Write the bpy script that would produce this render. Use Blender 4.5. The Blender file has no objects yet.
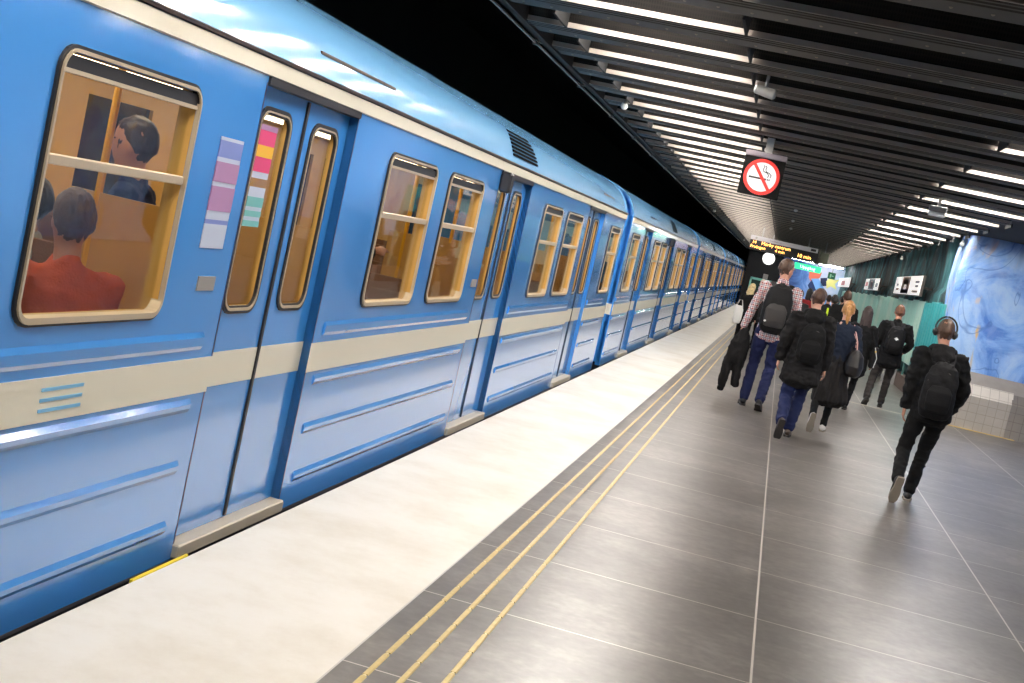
import bpy, math, random
from mathutils import Vector, Matrix, noise

random.seed(7)
C = bpy.context.scene.collection
PI = math.pi

# ------------------------------------------------------------------ materials
def srgb(r, g, b):
    def f(c):
        c /= 255.0
        return c / 12.92 if c <= 0.04045 else ((c + 0.055) / 1.055) ** 2.4
    return (f(r), f(g), f(b), 1.0)

def mat(name, col, rough=0.5, metal=0.0, spec=0.5, coat=0.0, emit=None, es=1.0, var=0.0, vscale=6.0, bump=0.0, bscale=40.0):
    m = bpy.data.materials.new(name); m.use_nodes = True
    nt = m.node_tree; b = nt.nodes['Principled BSDF']
    b.inputs['Base Color'].default_value = col
    b.inputs['Roughness'].default_value = rough
    b.inputs['Metallic'].default_value = metal
    b.inputs['Specular IOR Level'].default_value = spec
    b.inputs['Coat Weight'].default_value = coat
    b.inputs['Coat Roughness'].default_value = 0.10
    b.inputs['Coat IOR'].default_value = 1.9 if coat > 0.5 else 1.5
    tc = nt.nodes.new('ShaderNodeTexCoord')
    if var > 0:
        n = nt.nodes.new('ShaderNodeTexNoise'); n.inputs['Scale'].default_value = vscale; n.inputs['Detail'].default_value = 5
        nt.links.new(tc.outputs['Object'], n.inputs['Vector'])
        r = nt.nodes.new('ShaderNodeMapRange')
        r.inputs['From Min'].default_value = 0.3; r.inputs['From Max'].default_value = 0.7
        r.inputs['To Min'].default_value = 1 - var; r.inputs['To Max'].default_value = 1 + var
        nt.links.new(n.outputs['Fac'], r.inputs['Value'])
        mx = nt.nodes.new('ShaderNodeVectorMath'); mx.operation = 'SCALE'
        mx.inputs[0].default_value = col[:3]
        nt.links.new(r.outputs['Result'], mx.inputs['Scale'])
        nt.links.new(mx.outputs['Vector'], b.inputs['Base Color'])
    if bump > 0:
        n2 = nt.nodes.new('ShaderNodeTexNoise'); n2.inputs['Scale'].default_value = bscale; n2.inputs['Detail'].default_value = 4
        nt.links.new(tc.outputs['Object'], n2.inputs['Vector'])
        bp = nt.nodes.new('ShaderNodeBump'); bp.inputs['Strength'].default_value = bump; bp.inputs['Distance'].default_value = 0.01
        nt.links.new(n2.outputs['Fac'], bp.inputs['Height'])
        nt.links.new(bp.outputs['Normal'], b.inputs['Normal'])
    if emit is not None:
        b.inputs['Emission Color'].default_value = emit
        b.inputs['Emission Strength'].default_value = es
    return m

def glass_mat(name, tint=(1, 1, 1, 1), refl=0.06, rough=0.02, dark=0.0):
    m = bpy.data.materials.new(name); m.use_nodes = True
    nt = m.node_tree; nt.nodes.clear()
    out = nt.nodes.new('ShaderNodeOutputMaterial')
    tr = nt.nodes.new('ShaderNodeBsdfTransparent'); tr.inputs['Color'].default_value = tint
    gl = nt.nodes.new('ShaderNodeBsdfGlossy'); gl.inputs['Roughness'].default_value = rough
    lw = nt.nodes.new('ShaderNodeLayerWeight'); lw.inputs['Blend'].default_value = 0.5
    p = nt.nodes.new('ShaderNodeMath'); p.operation = 'POWER'; p.inputs[1].default_value = 5
    fr = nt.nodes.new('ShaderNodeMath'); fr.operation = 'MULTIPLY_ADD'; fr.inputs[1].default_value = 0.9; fr.inputs[2].default_value = 0.03
    nt.links.new(lw.outputs['Facing'], p.inputs[0]); nt.links.new(p.outputs[0], fr.inputs[0])
    mx = nt.nodes.new('ShaderNodeMixShader')
    nt.links.new(fr.outputs[0], mx.inputs['Fac'])
    nt.links.new(tr.outputs['BSDF'], mx.inputs[1]); nt.links.new(gl.outputs['BSDF'], mx.inputs[2])
    nt.links.new(mx.outputs['Shader'], out.inputs['Surface'])
    return m

# ------------------------------------------------------------------ mesh builder
class MB:
    def __init__(s): s.v = []; s.f = []; s.m = []
    def add(s, vs, fs, mi=0):
        o = len(s.v); s.v += [tuple(p) for p in vs]
        for f in fs: s.f.append(tuple(i + o for i in f)); s.m.append(mi)
        return s
    def box(s, x0, x1, y0, y1, z0, z1, mi=0, bev=0.0):
        if bev > 0:
            b = bev
            prof = [(y0 + b, z0), (y1 - b, z0), (y1, z0 + b), (y1, z1 - b), (y1 - b, z1), (y0 + b, z1), (y0, z1 - b), (y0, z0 + b)]
            n = 8
            vs = []
            cy, cz = (y0 + y1) / 2, (z0 + z1) / 2
            for x, k in ((x0, b), (x0 + b, 0), (x1 - b, 0), (x1, b)):
                for (y, z) in prof:
                    sy = (abs(y1 - y0) / 2 - k) / (abs(y1 - y0) / 2); sz = (abs(z1 - z0) / 2 - k) / (abs(z1 - z0) / 2)
                    vs.append((x, cy + (y - cy) * sy, cz + (z - cz) * sz))
            fs = []
            for r in range(3):
                for i in range(n):
                    j = (i + 1) % n
                    fs.append((r * n + i, r * n + j, (r + 1) * n + j, (r + 1) * n + i))
            fs.append(tuple(range(n))[::-1]); fs.append(tuple(range(3 * n, 4 * n)))
            return s.add(vs, fs, mi)
        vs = [(x0, y0, z0), (x1, y0, z0), (x1, y1, z0), (x0, y1, z0), (x0, y0, z1), (x1, y0, z1), (x1, y1, z1), (x0, y1, z1)]
        fs = [(0, 3, 2, 1), (4, 5, 6, 7), (0, 1, 5, 4), (1, 2, 6, 5), (2, 3, 7, 6), (3, 0, 4, 7)]
        return s.add(vs, fs, mi)
    def extrude(s, prof, a0, a1, axis='y', mi=0, closed=True, caps=True, seg=1):
        """prof: 2-D points. axis y: (x,z); axis x: (y,z); axis z: (x,y)"""
        def P(p, a):
            return {'y': (p[0], a, p[1]), 'x': (a, p[0], p[1]), 'z': (p[0], p[1], a)}[axis]
        n = len(prof); vs = []
        for k in range(seg + 1):
            a = a0 + (a1 - a0) * k / seg
            vs += [P(p, a) for p in prof]
        fs = []
        lim = n if closed else n - 1
        for k in range(seg):
            for i in range(lim):
                j = (i + 1) % n
                fs.append((k * n + i, k * n + j, (k + 1) * n + j, (k + 1) * n + i))
        if closed and caps:
            fs.append(tuple(range(n))[::-1]); fs.append(tuple(range(seg * n, (seg + 1) * n)))
        return s.add(vs, fs, mi)
    def loft(s, pts, radii, ref=(1, 0, 0), n=14, mi=0, cap=0.45, power=2.0):
        pts = [Vector(p) for p in pts]
        rings = []
        N = len(pts)
        radii = [(r, r) if not isinstance(r, (tuple, list)) else r for r in radii]
        ts = []
        for i in range(N):
            a = pts[max(i - 1, 0)]; b = pts[min(i + 1, N - 1)]
            t = (b - a); t = t.normalized() if t.length > 1e-9 else Vector((0, 0, 1)); ts.append(t)
        def ring(c, t, ra, rb):
            r = Vector(ref); sd = r - t * r.dot(t)
            if sd.length < 1e-4: sd = Vector((0, 1, 0)) - t * t.y
            sd.normalize(); up = t.cross(sd)
            out = []
            for k in range(n):
                a = 2 * PI * k / n; ca, sa = math.cos(a), math.sin(a)
                e = 2.0 / power
                ca = math.copysign(abs(ca) ** e, ca); sa = math.copysign(abs(sa) ** e, sa)
                out.append(c + sd * (ra * ca) + up * (rb * sa))
            return out
        vs = []; R = []
        r0 = min(radii[0]); r1 = min(radii[-1])
        vs += ring(pts[0] - ts[0] * r0 * cap * 0.8, ts[0], radii[0][0] * 0.62, radii[0][1] * 0.62)
        for i in range(N): vs += ring(pts[i], ts[i], radii[i][0], radii[i][1])
        vs += ring(pts[-1] + ts[-1] * r1 * cap * 0.8, ts[-1], radii[-1][0] * 0.62, radii[-1][1] * 0.62)
        M = N + 2
        fs = []
        for k in range(M - 1):
            for i in range(n):
                j = (i + 1) % n
                fs.append((k * n + i, k * n + j, (k + 1) * n + j, (k + 1) * n + i))
        a = len(vs); vs.append(pts[0] - ts[0] * r0 * cap); b = len(vs); vs.append(pts[-1] + ts[-1] * r1 * cap)
        for i in range(n):
            j = (i + 1) % n
            fs.append((a, j, i)); fs.append((b, (M - 1) * n + i, (M - 1) * n + j))
        return s.add(vs, fs, mi)
    def tube(s, pts, r, n=8, mi=0): return s.loft(pts, [r] * len(pts), ref=(1, 0.02, 0.03), n=n, mi=mi, cap=0.05)
    def ell(s, c, r, nu=16, nv=10, mi=0, fn=None, M=None):
        vs = []; c = Vector(c)
        for j in range(nv + 1):
            th = PI * j / nv
            for i in range(nu):
                ph = 2 * PI * i / nu
                d = Vector((math.sin(th) * math.cos(ph), math.sin(th) * math.sin(ph), math.cos(th)))
                k = fn(d) if fn else 1.0
                p = Vector((d.x * r[0] * k, d.y * r[1] * k, d.z * r[2] * k))
                if M is not None: p = M @ p
                vs.append(c + p)
        fs = []
        for j in range(nv):
            for i in range(nu):
                k = (i + 1) % nu
                fs.append((j * nu + i, (j + 1) * nu + i, (j + 1) * nu + k, j * nu + k))
        return s.add(vs, fs, mi)
    def disc(s, c, r, n, ax='y', th=0.01, mi=0):
        prof = [(c[0] + r * math.cos(2 * PI * i / n), c[2] + r * math.sin(2 * PI * i / n)) for i in range(n)]
        return s.extrude(prof, c[1], c[1] + th, 'y', mi)
    def xf(s, M):
        s.v = [tuple(M @ Vector(p)) for p in s.v]; return s
    def mesh(s, name='m', smooth=False):
        me = bpy.data.meshes.new(name)
        me.from_pydata(s.v, [], s.f)
        me.polygons.foreach_set('material_index', s.m)
        if smooth: me.polygons.foreach_set('use_smooth', [True] * len(s.f))
        me.update()
        return me
    def build(s, name, mats, parent=None, smooth=False, fix=True):
        me = s.mesh(name, smooth)
        if fix:
            import bmesh
            bm = bmesh.new(); bm.from_mesh(me)
            bmesh.ops.remove_doubles(bm, verts=bm.verts, dist=1e-6)
            bmesh.ops.recalc_face_normals(bm, faces=bm.faces); bm.to_mesh(me); bm.free()
        if not isinstance(mats, (list, tuple)): mats = [mats]
        for m in mats: me.materials.append(m)
        if smooth and hasattr(me, 'set_sharp_from_angle'): me.set_sharp_from_angle(angle=math.radians(40))
        o = bpy.data.objects.new(name, me); C.objects.link(o)
        if parent is not None: o.parent = parent
        return o

def remesh(mb, name, voxel, mats, parent=None, smooth=3, amp=0.0, freq=(6, 6, 3), seed=0.0, colfn=None):
    me = mb.mesh('tmp')
    o = bpy.data.objects.new('tmp', me); C.objects.link(o)
    r = o.modifiers.new('r', 'REMESH'); r.mode = 'VOXEL'; r.voxel_size = voxel; r.use_smooth_shade = True
    if smooth:
        sm = o.modifiers.new('s', 'SMOOTH'); sm.iterations = smooth; sm.factor = 0.5
    dg = bpy.context.evaluated_depsgraph_get(); dg.update()
    out = bpy.data.meshes.new_from_object(o.evaluated_get(dg))
    bpy.data.objects.remove(o); bpy.data.meshes.remove(me)
    out.name = name
    if amp > 0:
        ns = [v.normal.copy() for v in out.vertices]
        for v, nn in zip(out.vertices, ns):
            p = v.co
            q = Vector((p.x * freq[0] + seed, p.y * freq[1] + seed * 2, p.z * freq[2]))
            k = noise.noise(q) + 0.5 * noise.noise(q * 2.3 + Vector((3, 1, 2)))
            k = 1 - abs(k) * 2.2
            v.co = p + nn * (amp * (k - 0.4))
    out.polygons.foreach_set('use_smooth', [True] * len(out.polygons))
    if not isinstance(mats, (list, tuple)): mats = [mats]
    out.materials.clear()
    for m in mats: out.materials.append(m)
    if colfn:
        for p in out.polygons: p.material_index = colfn(p.center)
    out.update()
    ob = bpy.data.objects.new(name, out); C.objects.link(ob)
    if parent is not None: ob.parent = parent
    return ob

def empty(name, loc=(0, 0, 0), rz=0.0, label=None, cat=None, group=None):
    o = bpy.data.objects.new(name, None); C.objects.link(o)
    o.location = loc; o.rotation_euler = (0, 0, rz); o.empty_display_size = 0.2
    if label: tag(o, label, cat, group)
    return o

def tag(o, label=None, cat=None, group=None, kind=None):
    if label: o['label'] = label
    if cat: o['category'] = cat
    if group: o['group'] = group
    if kind: o['kind'] = kind
    return o

def struct(o): o['kind'] = 'structure'; return o

def copy_tree(o, loc=None, rz=None, label=None, parent=None):
    c = o.copy(); C.objects.link(c)
    if parent is not None: c.parent = parent
    if loc is not None: c.location = loc
    if rz is not None: c.rotation_euler = (0, 0, rz)
    if label: c['label'] = label
    for ch in o.children: copy_tree(ch, parent=c)
    return c

def text_mesh(txt, size, depth, name, m, parent=None, align='CENTER'):
    cu = bpy.data.curves.new(name, 'FONT'); cu.body = txt; cu.size = size; cu.extrude = depth
    cu.align_x = align; cu.align_y = 'CENTER'; cu.resolution_u = 2
    t = bpy.data.objects.new('tmp', cu); C.objects.link(t)
    dg = bpy.context.evaluated_depsgraph_get(); dg.update()
    me = bpy.data.meshes.new_from_object(t.evaluated_get(dg))
    bpy.data.objects.remove(t); bpy.data.curves.remove(cu)
    me.materials.clear(); me.materials.append(m); me.name = name
    o = bpy.data.objects.new(name, me); C.objects.link(o)
    if parent is not None: o.parent = parent
    o.rotation_euler = (PI / 2, 0, 0)
    return o

ORD = ['nearest', 'second', 'third', 'fourth', 'fifth', 'sixth', 'seventh', 'eighth', 'ninth', 'tenth', 'eleventh', 'twelfth', 'thirteenth',
       'fourteenth', 'fifteenth', 'sixteenth', 'seventeenth', 'eighteenth', 'nineteenth', 'twentieth']
# ------------------------------------------------------------------ camera (45.7 mm lens held tilted about 12.7 degrees)
CAM_H = 1.72
roll, pitch, yaw = .22172, .08956, .18992
cy_, sy_, cp_, sp_ = math.cos(yaw), math.sin(yaw), math.cos(pitch), math.sin(pitch)
w_ = Vector((-sy_ * cp_, cy_ * cp_, -sp_)); r_ = Vector((cy_, sy_, 0)); u_ = r_.cross(w_)
r2 = r_ * math.cos(roll) + u_ * math.sin(roll); u2 = -r_ * math.sin(roll) + u_ * math.cos(roll)
cd = bpy.data.cameras.new('camera'); cam = bpy.data.objects.new('camera', cd); C.objects.link(cam)
Mr = Matrix((r2, u2, -w_)).transposed().to_4x4(); Mr.translation = (0, 0, CAM_H)
cam.matrix_world = Mr
cd.sensor_width = 36; cd.lens = 1300 / 1024 * 36; cd.clip_end = 300; cd.clip_start = 0.05
bpy.context.scene.camera = cam
sc = bpy.context.scene
sc.view_settings.view_transform = 'Standard'; sc.view_settings.look = 'None'; sc.view_settings.gamma = 1
sc.view_settings.use_curve_mapping = False; sc.view_settings.exposure = 0.38
wd = bpy.data.worlds.new('world'); sc.world = wd; wd.use_nodes = True
wd.node_tree.nodes['Background'].inputs['Color'].default_value = (0.02, 0.02, 0.022, 1)
sc.cycles.use_denoising = True
sc.cycles.max_bounces = 7; sc.cycles.transparent_max_bounces = 12
sc.cycles.sample_clamp_indirect = 6
sc.cycles.use_light_tree = True

# ------------------------------------------------------------------ node helper
class NG:
    def __init__(s, name):
        s.m = bpy.data.materials.new(name); s.m.use_nodes = True; s.nt = s.m.node_tree; s.b = s.nt.nodes['Principled BSDF']
        s.tc = s.nt.nodes.new('ShaderNodeTexCoord'); s.obj = s.tc.outputs['Object']
        sp = s.nt.nodes.new('ShaderNodeSeparateXYZ'); s.link(s.obj, sp.inputs[0]); s.x, s.y, s.z = sp.outputs
    def link(s, a, b): s.nt.links.new(a, b)
    def put(s, node, i, v):
        if isinstance(v, (int, float)): node.inputs[i].default_value = v
        elif isinstance(v, (tuple, list)): node.inputs[i].default_value = v
        else: s.link(v, node.inputs[i])
    def math(s, op, a, b=0.0, c=0.0):
        n = s.nt.nodes.new('ShaderNodeMath'); n.operation = op
        s.put(n, 0, a); s.put(n, 1, b); s.put(n, 2, c); return n.outputs[0]
    def noise(s, scale, detail=4, rough=0.55, vec=None, dist=0.0):
        n = s.nt.nodes.new('ShaderNodeTexNoise'); s.link(vec if vec is not None else s.obj, n.inputs['Vector'])
        n.inputs['Scale'].default_value = scale; n.inputs['Detail'].default_value = detail
        n.inputs['Roughness'].default_value = rough; n.inputs['Distortion'].default_value = dist
        return n.outputs['Fac']
    def mapping(s, scale=(1, 1, 1), loc=(0, 0, 0)):
        n = s.nt.nodes.new('ShaderNodeMapping'); s.link(s.obj, n.inputs['Vector'])
        n.inputs['Scale'].default_value = scale; n.inputs['Location'].default_value = loc; return n.outputs['Vector']
    def ramp(s, v, stops, interp='LINEAR'):
        n = s.nt.nodes.new('ShaderNodeValToRGB'); s.link(v, n.inputs['Fac']); cr = n.color_ramp; cr.interpolation = interp
        while len(cr.elements) < len(stops): cr.elements.new(0.5)
        for e, (p, c) in zip(cr.elements, stops):
            e.position = p; e.color = c if len(c) == 4 else (*c, 1)
        return n.outputs['Color']
    def rng(s, v, a, b, c, d):
        n = s.nt.nodes.new('ShaderNodeMapRange'); s.put(n, 0, v); s.put(n, 1, a); s.put(n, 2, b); s.put(n, 3, c); s.put(n, 4, d)
        return n.outputs['Result']
    def mix(s, f, a, b, mode='MIX'):
        n = s.nt.nodes.new('ShaderNodeMix'); n.data_type = 'RGBA'; n.blend_type = mode
        s.put(n, 0, f)
        for i, v in ((6, a), (7, b)):
            s.put(n, i, v)
        return n.outputs[2]
    def line(s, coord, off, period, width):
        """1 on lines at off + k*period"""
        a = s.math('SUBTRACT', coord, off - period / 2)
        a = s.math('MODULO', s.math('ADD', a, 100 * period), period)
        a = s.math('ABSOLUTE', s.math('SUBTRACT', a, period / 2))
        return s.math('LESS_THAN', a, width / 2)
    def bump(s, h, strength, dist=0.01):
        n = s.nt.nodes.new('ShaderNodeBump'); s.link(h, n.inputs['Height']); n.inputs['Strength'].default_value = strength
        n.inputs['Distance'].default_value = dist; s.link(n.outputs['Normal'], s.b.inputs['Normal'])

# ---- floor tiles
g = NG('floor_tiles')
lat = g.line(g.x, 0.272, 1.51, 0.011)
lon = g.line(g.y, 4.547, 1.118, 0.009)
ln = g.math('MAXIMUM', lat, lon)
n1 = g.noise(0.8, 4, 0.6); n2 = g.noise(4, 5, 0.65); n3 = g.noise(18, 3, 0.5)
f = g.math('ADD', g.math('MULTIPLY', n1, 0.5), g.math('ADD', g.math('MULTIPLY', n2, 0.3), g.math('MULTIPLY', n3, 0.2)))
base = g.ramp(f, [(0.36, srgb(78, 73, 68)), (0.5, srgb(106, 101, 96)), (0.64, srgb(138, 132, 126))])
sc1 = g.ramp(g.noise(2.2, 8, 0.8, dist=1.5), [(0.62, (0, 0, 0)), (0.72, (1, 1, 1))])
base = g.mix(g.math('MULTIPLY', sc1, 0.05), base, srgb(190, 185, 178))
colr = g.mix(ln, base, srgb(205, 198, 188))
g.link(colr, g.b.inputs['Base Color'])
g.b.inputs['Roughness'].default_value = 0.30
g.b.inputs['Specular IOR Level'].default_value = 0.9
M_FLOOR = g.m
# ---- platform edge strip
g = NG('edge_concrete')
n1 = g.noise(1.3, 6, 0.7); n2 = g.noise(30, 5, 0.7)
base = g.ramp(n1, [(0.3, srgb(226, 217, 200)), (0.55, srgb(240, 234, 222)), (0.8, srgb(244, 240, 232))])
sp = g.ramp(g.noise(7, 5, 0.75, vec=g.mapping((1, 1.0, 1), (3, 1, 0))), [(0.66, (0, 0, 0)), (0.75, (1, 1, 1))])
base = g.mix(g.math('MULTIPLY', sp, 0.25), base, srgb(196, 178, 148))
g.link(base, g.b.inputs['Base Color']); g.b.inputs['Roughness'].default_value = 0.6
g.bump(n2, 0.15, 0.003); M_EDGE = g.m

M_DARK = mat('tunnel_dark', (0.006, 0.006, 0.007, 1), 0.9, var=0.3, vscale=1.2)
M_BALLAST = mat('track_bed', (0.02, 0.018, 0.016, 1), 0.95, var=0.4, vscale=20, bump=0.6, bscale=15)
M_STEEL = mat('steel', (0.35, 0.34, 0.33, 1), 0.35, 1.0)
M_GOLD = mat('brass_strip', srgb(214, 190, 124), 0.42, 0.15, var=0.08, vscale=30)
M_GOLDN = mat('brass_nub', srgb(238, 222, 170), 0.35, 0.1)
M_BLACK = mat('black_plastic', (0.012, 0.012, 0.013, 1), 0.45)
M_GREYP = mat('grey_plastic', srgb(150, 148, 145), 0.5)
M_WHITEP = mat('white_plastic', srgb(225, 225, 222), 0.4)

Y0, Y1 = -7.0, 76.0
b = MB(); b.box(-1.24, 6.2, Y0, Y1, -0.12, 0.0); struct(b.build('floor', M_FLOOR))
b = MB()
prof = [(-1.24, 0), (-1.24, -0.3), (-2.17, -0.3), (-2.20, -0.27), (-2.20, -0.012), (-2.188, 0.0)]
b.extrude(prof, Y0, Y1, 'y'); o = b.build('platform_edge', M_EDGE); struct(o)
b = MB(); b.box(-1.4, -1.25, Y0, Y1, -1.25, -0.3); struct(b.build('wall_platform', M_DARK))
b = MB(); b.box(-7.2, 7.2, Y0 - 6, Y1 + 14, -1.45, -1.25); struct(b.build('floor_track_bed', M_BALLAST))
for k, rx in enumerate((-4.42, -2.98)):
    b = MB(); b.extrude([(rx - .07, -1.25), (rx + .07, -1.25), (rx + .07, -1.23), (rx + .012, -1.21), (rx + .012, -1.13), (rx + .036, -1.12), (rx + .036, -1.08), (rx - .036, -1.08), (rx - .036, -1.12), (rx - .012, -1.13), (rx - .012, -1.21), (rx - .07, -1.23)], Y0 - 5, Y1 + 12, 'y')
    o = b.build('rail', M_STEEL); tag(o, ['steel running rail under the far side of the blue train', 'steel running rail under the platform side of the blue train'][k], 'rail', 'rails under the train')

# yellow mark on the platform lip
b = MB(); b.box(-2.212, -2.196, 4.72, 5.22, -0.02, 0.002, bev=0.003)
tag(b.build('edge_marker', mat('yellow_paint', srgb(238, 214, 30), 0.5)), 'short yellow marker on the platform lip below the nearest train door', 'marker')

# tactile lines
for k, (tx, lb) in enumerate(((-1.118, 'brass tactile line closest to the pale platform edge'), (-0.992, 'middle one of the three brass tactile lines in the floor'), (-0.852, 'brass tactile line closest to the open grey floor'))):
    b = MB(); y = -1.97 + k * 0.0
    while y < Y1 - 1:
        w = 0.0125
        b.extrude([(tx - w, 0.0), (tx + w, 0.0), (tx + w - .004, 0.004), (tx - w + .004, 0.004)], y + 0.010, y + 0.2695, 'y', 0)
        b.ell((tx, y, 0.001), (0.0085, 0.0085, 0.005), 8, 4, 1)
        y += 0.2795
    tag(b.build('tactile_line', [M_GOLD, M_GOLDN]), lb, 'tactile line', 'brass tactile guide lines')

# ------------------------------------------------------------------ ceiling
ZC = 3.2; PER = 1.055; LY = 8.51
g = NG('ceiling_tray')
tone = g.noise(3, 4, 0.6)
g.link(g.ramp(tone, [(0.3, srgb(21, 17, 13)), (0.7, srgb(30, 25, 20))]), g.b.inputs['Base Color'])
g.b.inputs['Roughness'].default_value = 0.5; g.b.inputs['Specular IOR Level'].default_value = 0.2
M_TRAY = g.m
g = NG('ceiling_perforated')
k = 2 * PI / 0.034
s1 = g.math('MULTIPLY', g.math('SINE', g.math('MULTIPLY', g.x, k)), g.math('SINE', g.math('MULTIPLY', g.math('ADD', g.y, g.z), k)))
hole = g.math('GREATER_THAN', g.math('ABSOLUTE', s1), 0.45)
g.link(g.mix(hole, srgb(22, 18, 15), srgb(4, 3, 3)), g.b.inputs['Base Color']); g.b.inputs['Roughness'].default_value = 0.6; g.b.inputs['Specular IOR Level'].default_value = 0.15
M_PERF = g.m
M_LIP = mat('ceiling_lip', srgb(150, 140, 130), 0.4, 0.0)
XL, XR = -2.25, 2.82
b = MB(); kk = int((Y0 - LY) / PER) - 1
ks = [i for i in range(kk, 66) if Y0 - 1 < LY + i * PER < Y1 + 0.5]
for i in ks:
    yk = LY + i * PER
    # going away from the camera: pale lip facing back, ribs, rivets, step up, perforated deck, perforated step down to the next lip
    b.box(XL, XR, yk - 0.052, yk - 0.04, ZC, ZC + 0.034, 2)
    b.extrude([(yk - 0.054, ZC - 0.004), (yk - 0.04, ZC - 0.004), (yk - 0.04, ZC + 0.002), (yk - 0.054, ZC + 0.002)], XL, XR, 'x', 2)
    for r in range(3):
        yc = yk + r * 0.07
        b.extrude([(yc - 0.04, ZC), (yc - 0.020, ZC - 0.009), (yc + 0.006, ZC - 0.009), (yc + 0.022, ZC), (yc + 0.03, ZC), (yc + 0.03, ZC + 0.012), (yc - 0.04, ZC + 0.012)], XL, XR, 'x', 0)
    b.box(XL, XR, yk + 0.17, yk + 0.38, ZC, ZC + 0.012, 0)
    b.box(XL, XR, yk + 0.38, yk + 0.392, ZC, ZC + 0.19, 0)
    b.box(XL, XR, yk + 0.392, yk + PER - 0.10, ZC + 0.18, ZC + 0.19, 1)
    b.extrude([(yk - 0.04, ZC + 0.034), (yk - 0.10, ZC + 0.18), (yk - 0.10, ZC + 0.19), (yk - 0.03, ZC + 0.034)], XL, XR, 'x', 1)
    if -1 < yk < 32:
        x = XL + 0.12
        while x < XR:
            b.ell((x, yk + 0.28, ZC), (0.011, 0.011, 0.007), 6, 4, 3); x += 0.2
struct(b.build('ceiling', [M_TRAY, M_PERF, M_LIP, mat('rivet', srgb(130, 118, 104), 0.4, 0.1)]))
b = MB(); b.box(XL - 0.02, 5.9, Y0, Y1, ZC + 0.2, ZC + 0.35); b.box(XL - 0.06, XL - 0.002, Y0, Y1, ZC - 0.02, ZC + 0.35); struct(b.build('ceiling_deck', M_DARK))
b = MB(); b.box(XR, 5.9, Y0, 24, ZC + 0.04, ZC + 0.2); struct(b.build('ceiling_side', M_DARK))
b = MB(); b.box(-7.2, 7.2, Y0 - 6, Y1 + 14, 5.2, 5.4); struct(b.build('ceiling_rock', M_DARK))
b = MB(); b.box(-7.2, -6.9, Y0 - 6, Y1 + 14, -1.3, 5.3); struct(b.build('wall_left', M_DARK))
b = MB(); b.box(-7.2, 7.2, Y1 + 13.8, Y1 + 14, -1.3, 5.3); struct(b.build('wall_tunnel_end', M_DARK))
b = MB(); b.box(-7.2, 7.2, Y0 - 6.2, Y0 - 6, -1.3, 5.3); struct(b.build('wall_back', M_DARK))
# cable conduit along the outer ceiling edge
b = MB(); b.tube([(-2.40, Y0, ZC - 0.0), (-2.40, Y1, ZC - 0.0)], 0.012)
y = Y0 + 0.8
while y < Y1:
    b.box(-2.42, -2.24, y, y + 0.03, ZC + 0.0, ZC + 0.02); b.box(-2.42, -2.38, y - .01, y + .04, ZC - 0.022, ZC + 0.022); y += 2.4
tag(b.build('cable_conduit', mat('conduit', srgb(120, 116, 112), 0.4, 0.4)), 'thin grey conduit running along the track side edge of the slatted ceiling', 'conduit')

# ------------------------------------------------------------------ strip lights
LAMP_S = 105.0
M_LAMP = mat('lamp_tube', (0.9, 0.88, 0.85, 1), 0.5, emit=(1.0, 0.93, 0.86, 1), es=LAMP_S)
M_HOUS = mat('lamp_housing', srgb(190, 184, 176), 0.4, 0.3)
def make_lamp(L, M_LAMP=M_LAMP):
    t = empty('ceiling_light')
    b = MB(); b.box(-0.03, L + 0.03, -0.05, 0.05, 0.030, 0.055); b.build('housing', M_HOUS, t)
    for xx in (-0.13, L + 0.11):
        b = MB(); b.box(xx, xx + 0.018, -0.12, 0.40, -0.07, 0.10); b.build('added_baffle', M_DARK, t)  # dark plates added to cut the light off at the tube ends
    b = MB(); b.extrude([(0.019 * math.cos(k * PI / 4), 0.005 + 0.019 * math.sin(k * PI / 4)) for k in range(8)], 0, L, 'x'); b.build('tube', M_LAMP, t)
    return t
first = make_lamp(1.12); used = False; c = 0
M_LAMPF = mat('lamp_tube_dim', (0.9, 0.88, 0.85, 1), 0.5, emit=(1.0, 0.93, 0.86, 1), es=LAMP_S * 0.4)
first_far = make_lamp(1.12, M_LAMPF); far_used = False
for i in ks:
    yk = LY + i * PER
    if yk < 0.5 or yk > Y1 - 1: continue
    n = i
    if n >= 0 and n < 14: lb = 'tube light recessed over the platform edge, %s in the left row' % ORD[n]
    elif n < 0: lb = 'tube light recessed above the platform edge, nearer than all visible ones'
    else: lb = 'distant tube light of the left ceiling row towards the departure board'
    if yk < 24:
        t = first if not used else copy_tree(first)
        used = True
    else:
        t = first_far if not far_used else copy_tree(first_far)
        far_used = True
    t.location = (-1.82, yk - 0.50, ZC + 0.054); tag(t, lb, 'ceiling light', 'strip lights of the left ceiling row')
M_LAMP2 = mat('lamp_tube_right', (0.9, 0.88, 0.85, 1), 0.5, emit=(1.0, 0.95, 0.90, 1), es=LAMP_S * 1.6)
first2 = make_lamp(1.2, M_LAMP2); used = False
second_far = make_lamp(1.2, M_LAMPF); far_used = False
for i in ks:
    yk = LY + i * PER
    if i % 2 == 0 or yk < 8 or yk > Y1 - 1: continue
    q = (i - 3) // 2
    if 0 <= q < 12: lb = 'tube light towards the painted wall, %s in the right ceiling row' % ORD[q]
    elif q < 0: lb = 'tube light of the right ceiling row, nearer than all visible ones'
    else: lb = 'distant tube light of the right ceiling row'
    if yk < 30:
        t = first2 if not used else copy_tree(first2)
        used = True
    else:
        t = second_far if not far_used else copy_tree(second_far)
        far_used = True
    t.location = (1.59, yk - 0.50, ZC + 0.054); tag(t, lb, 'ceiling light', 'strip lights of the right ceiling row')

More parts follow.
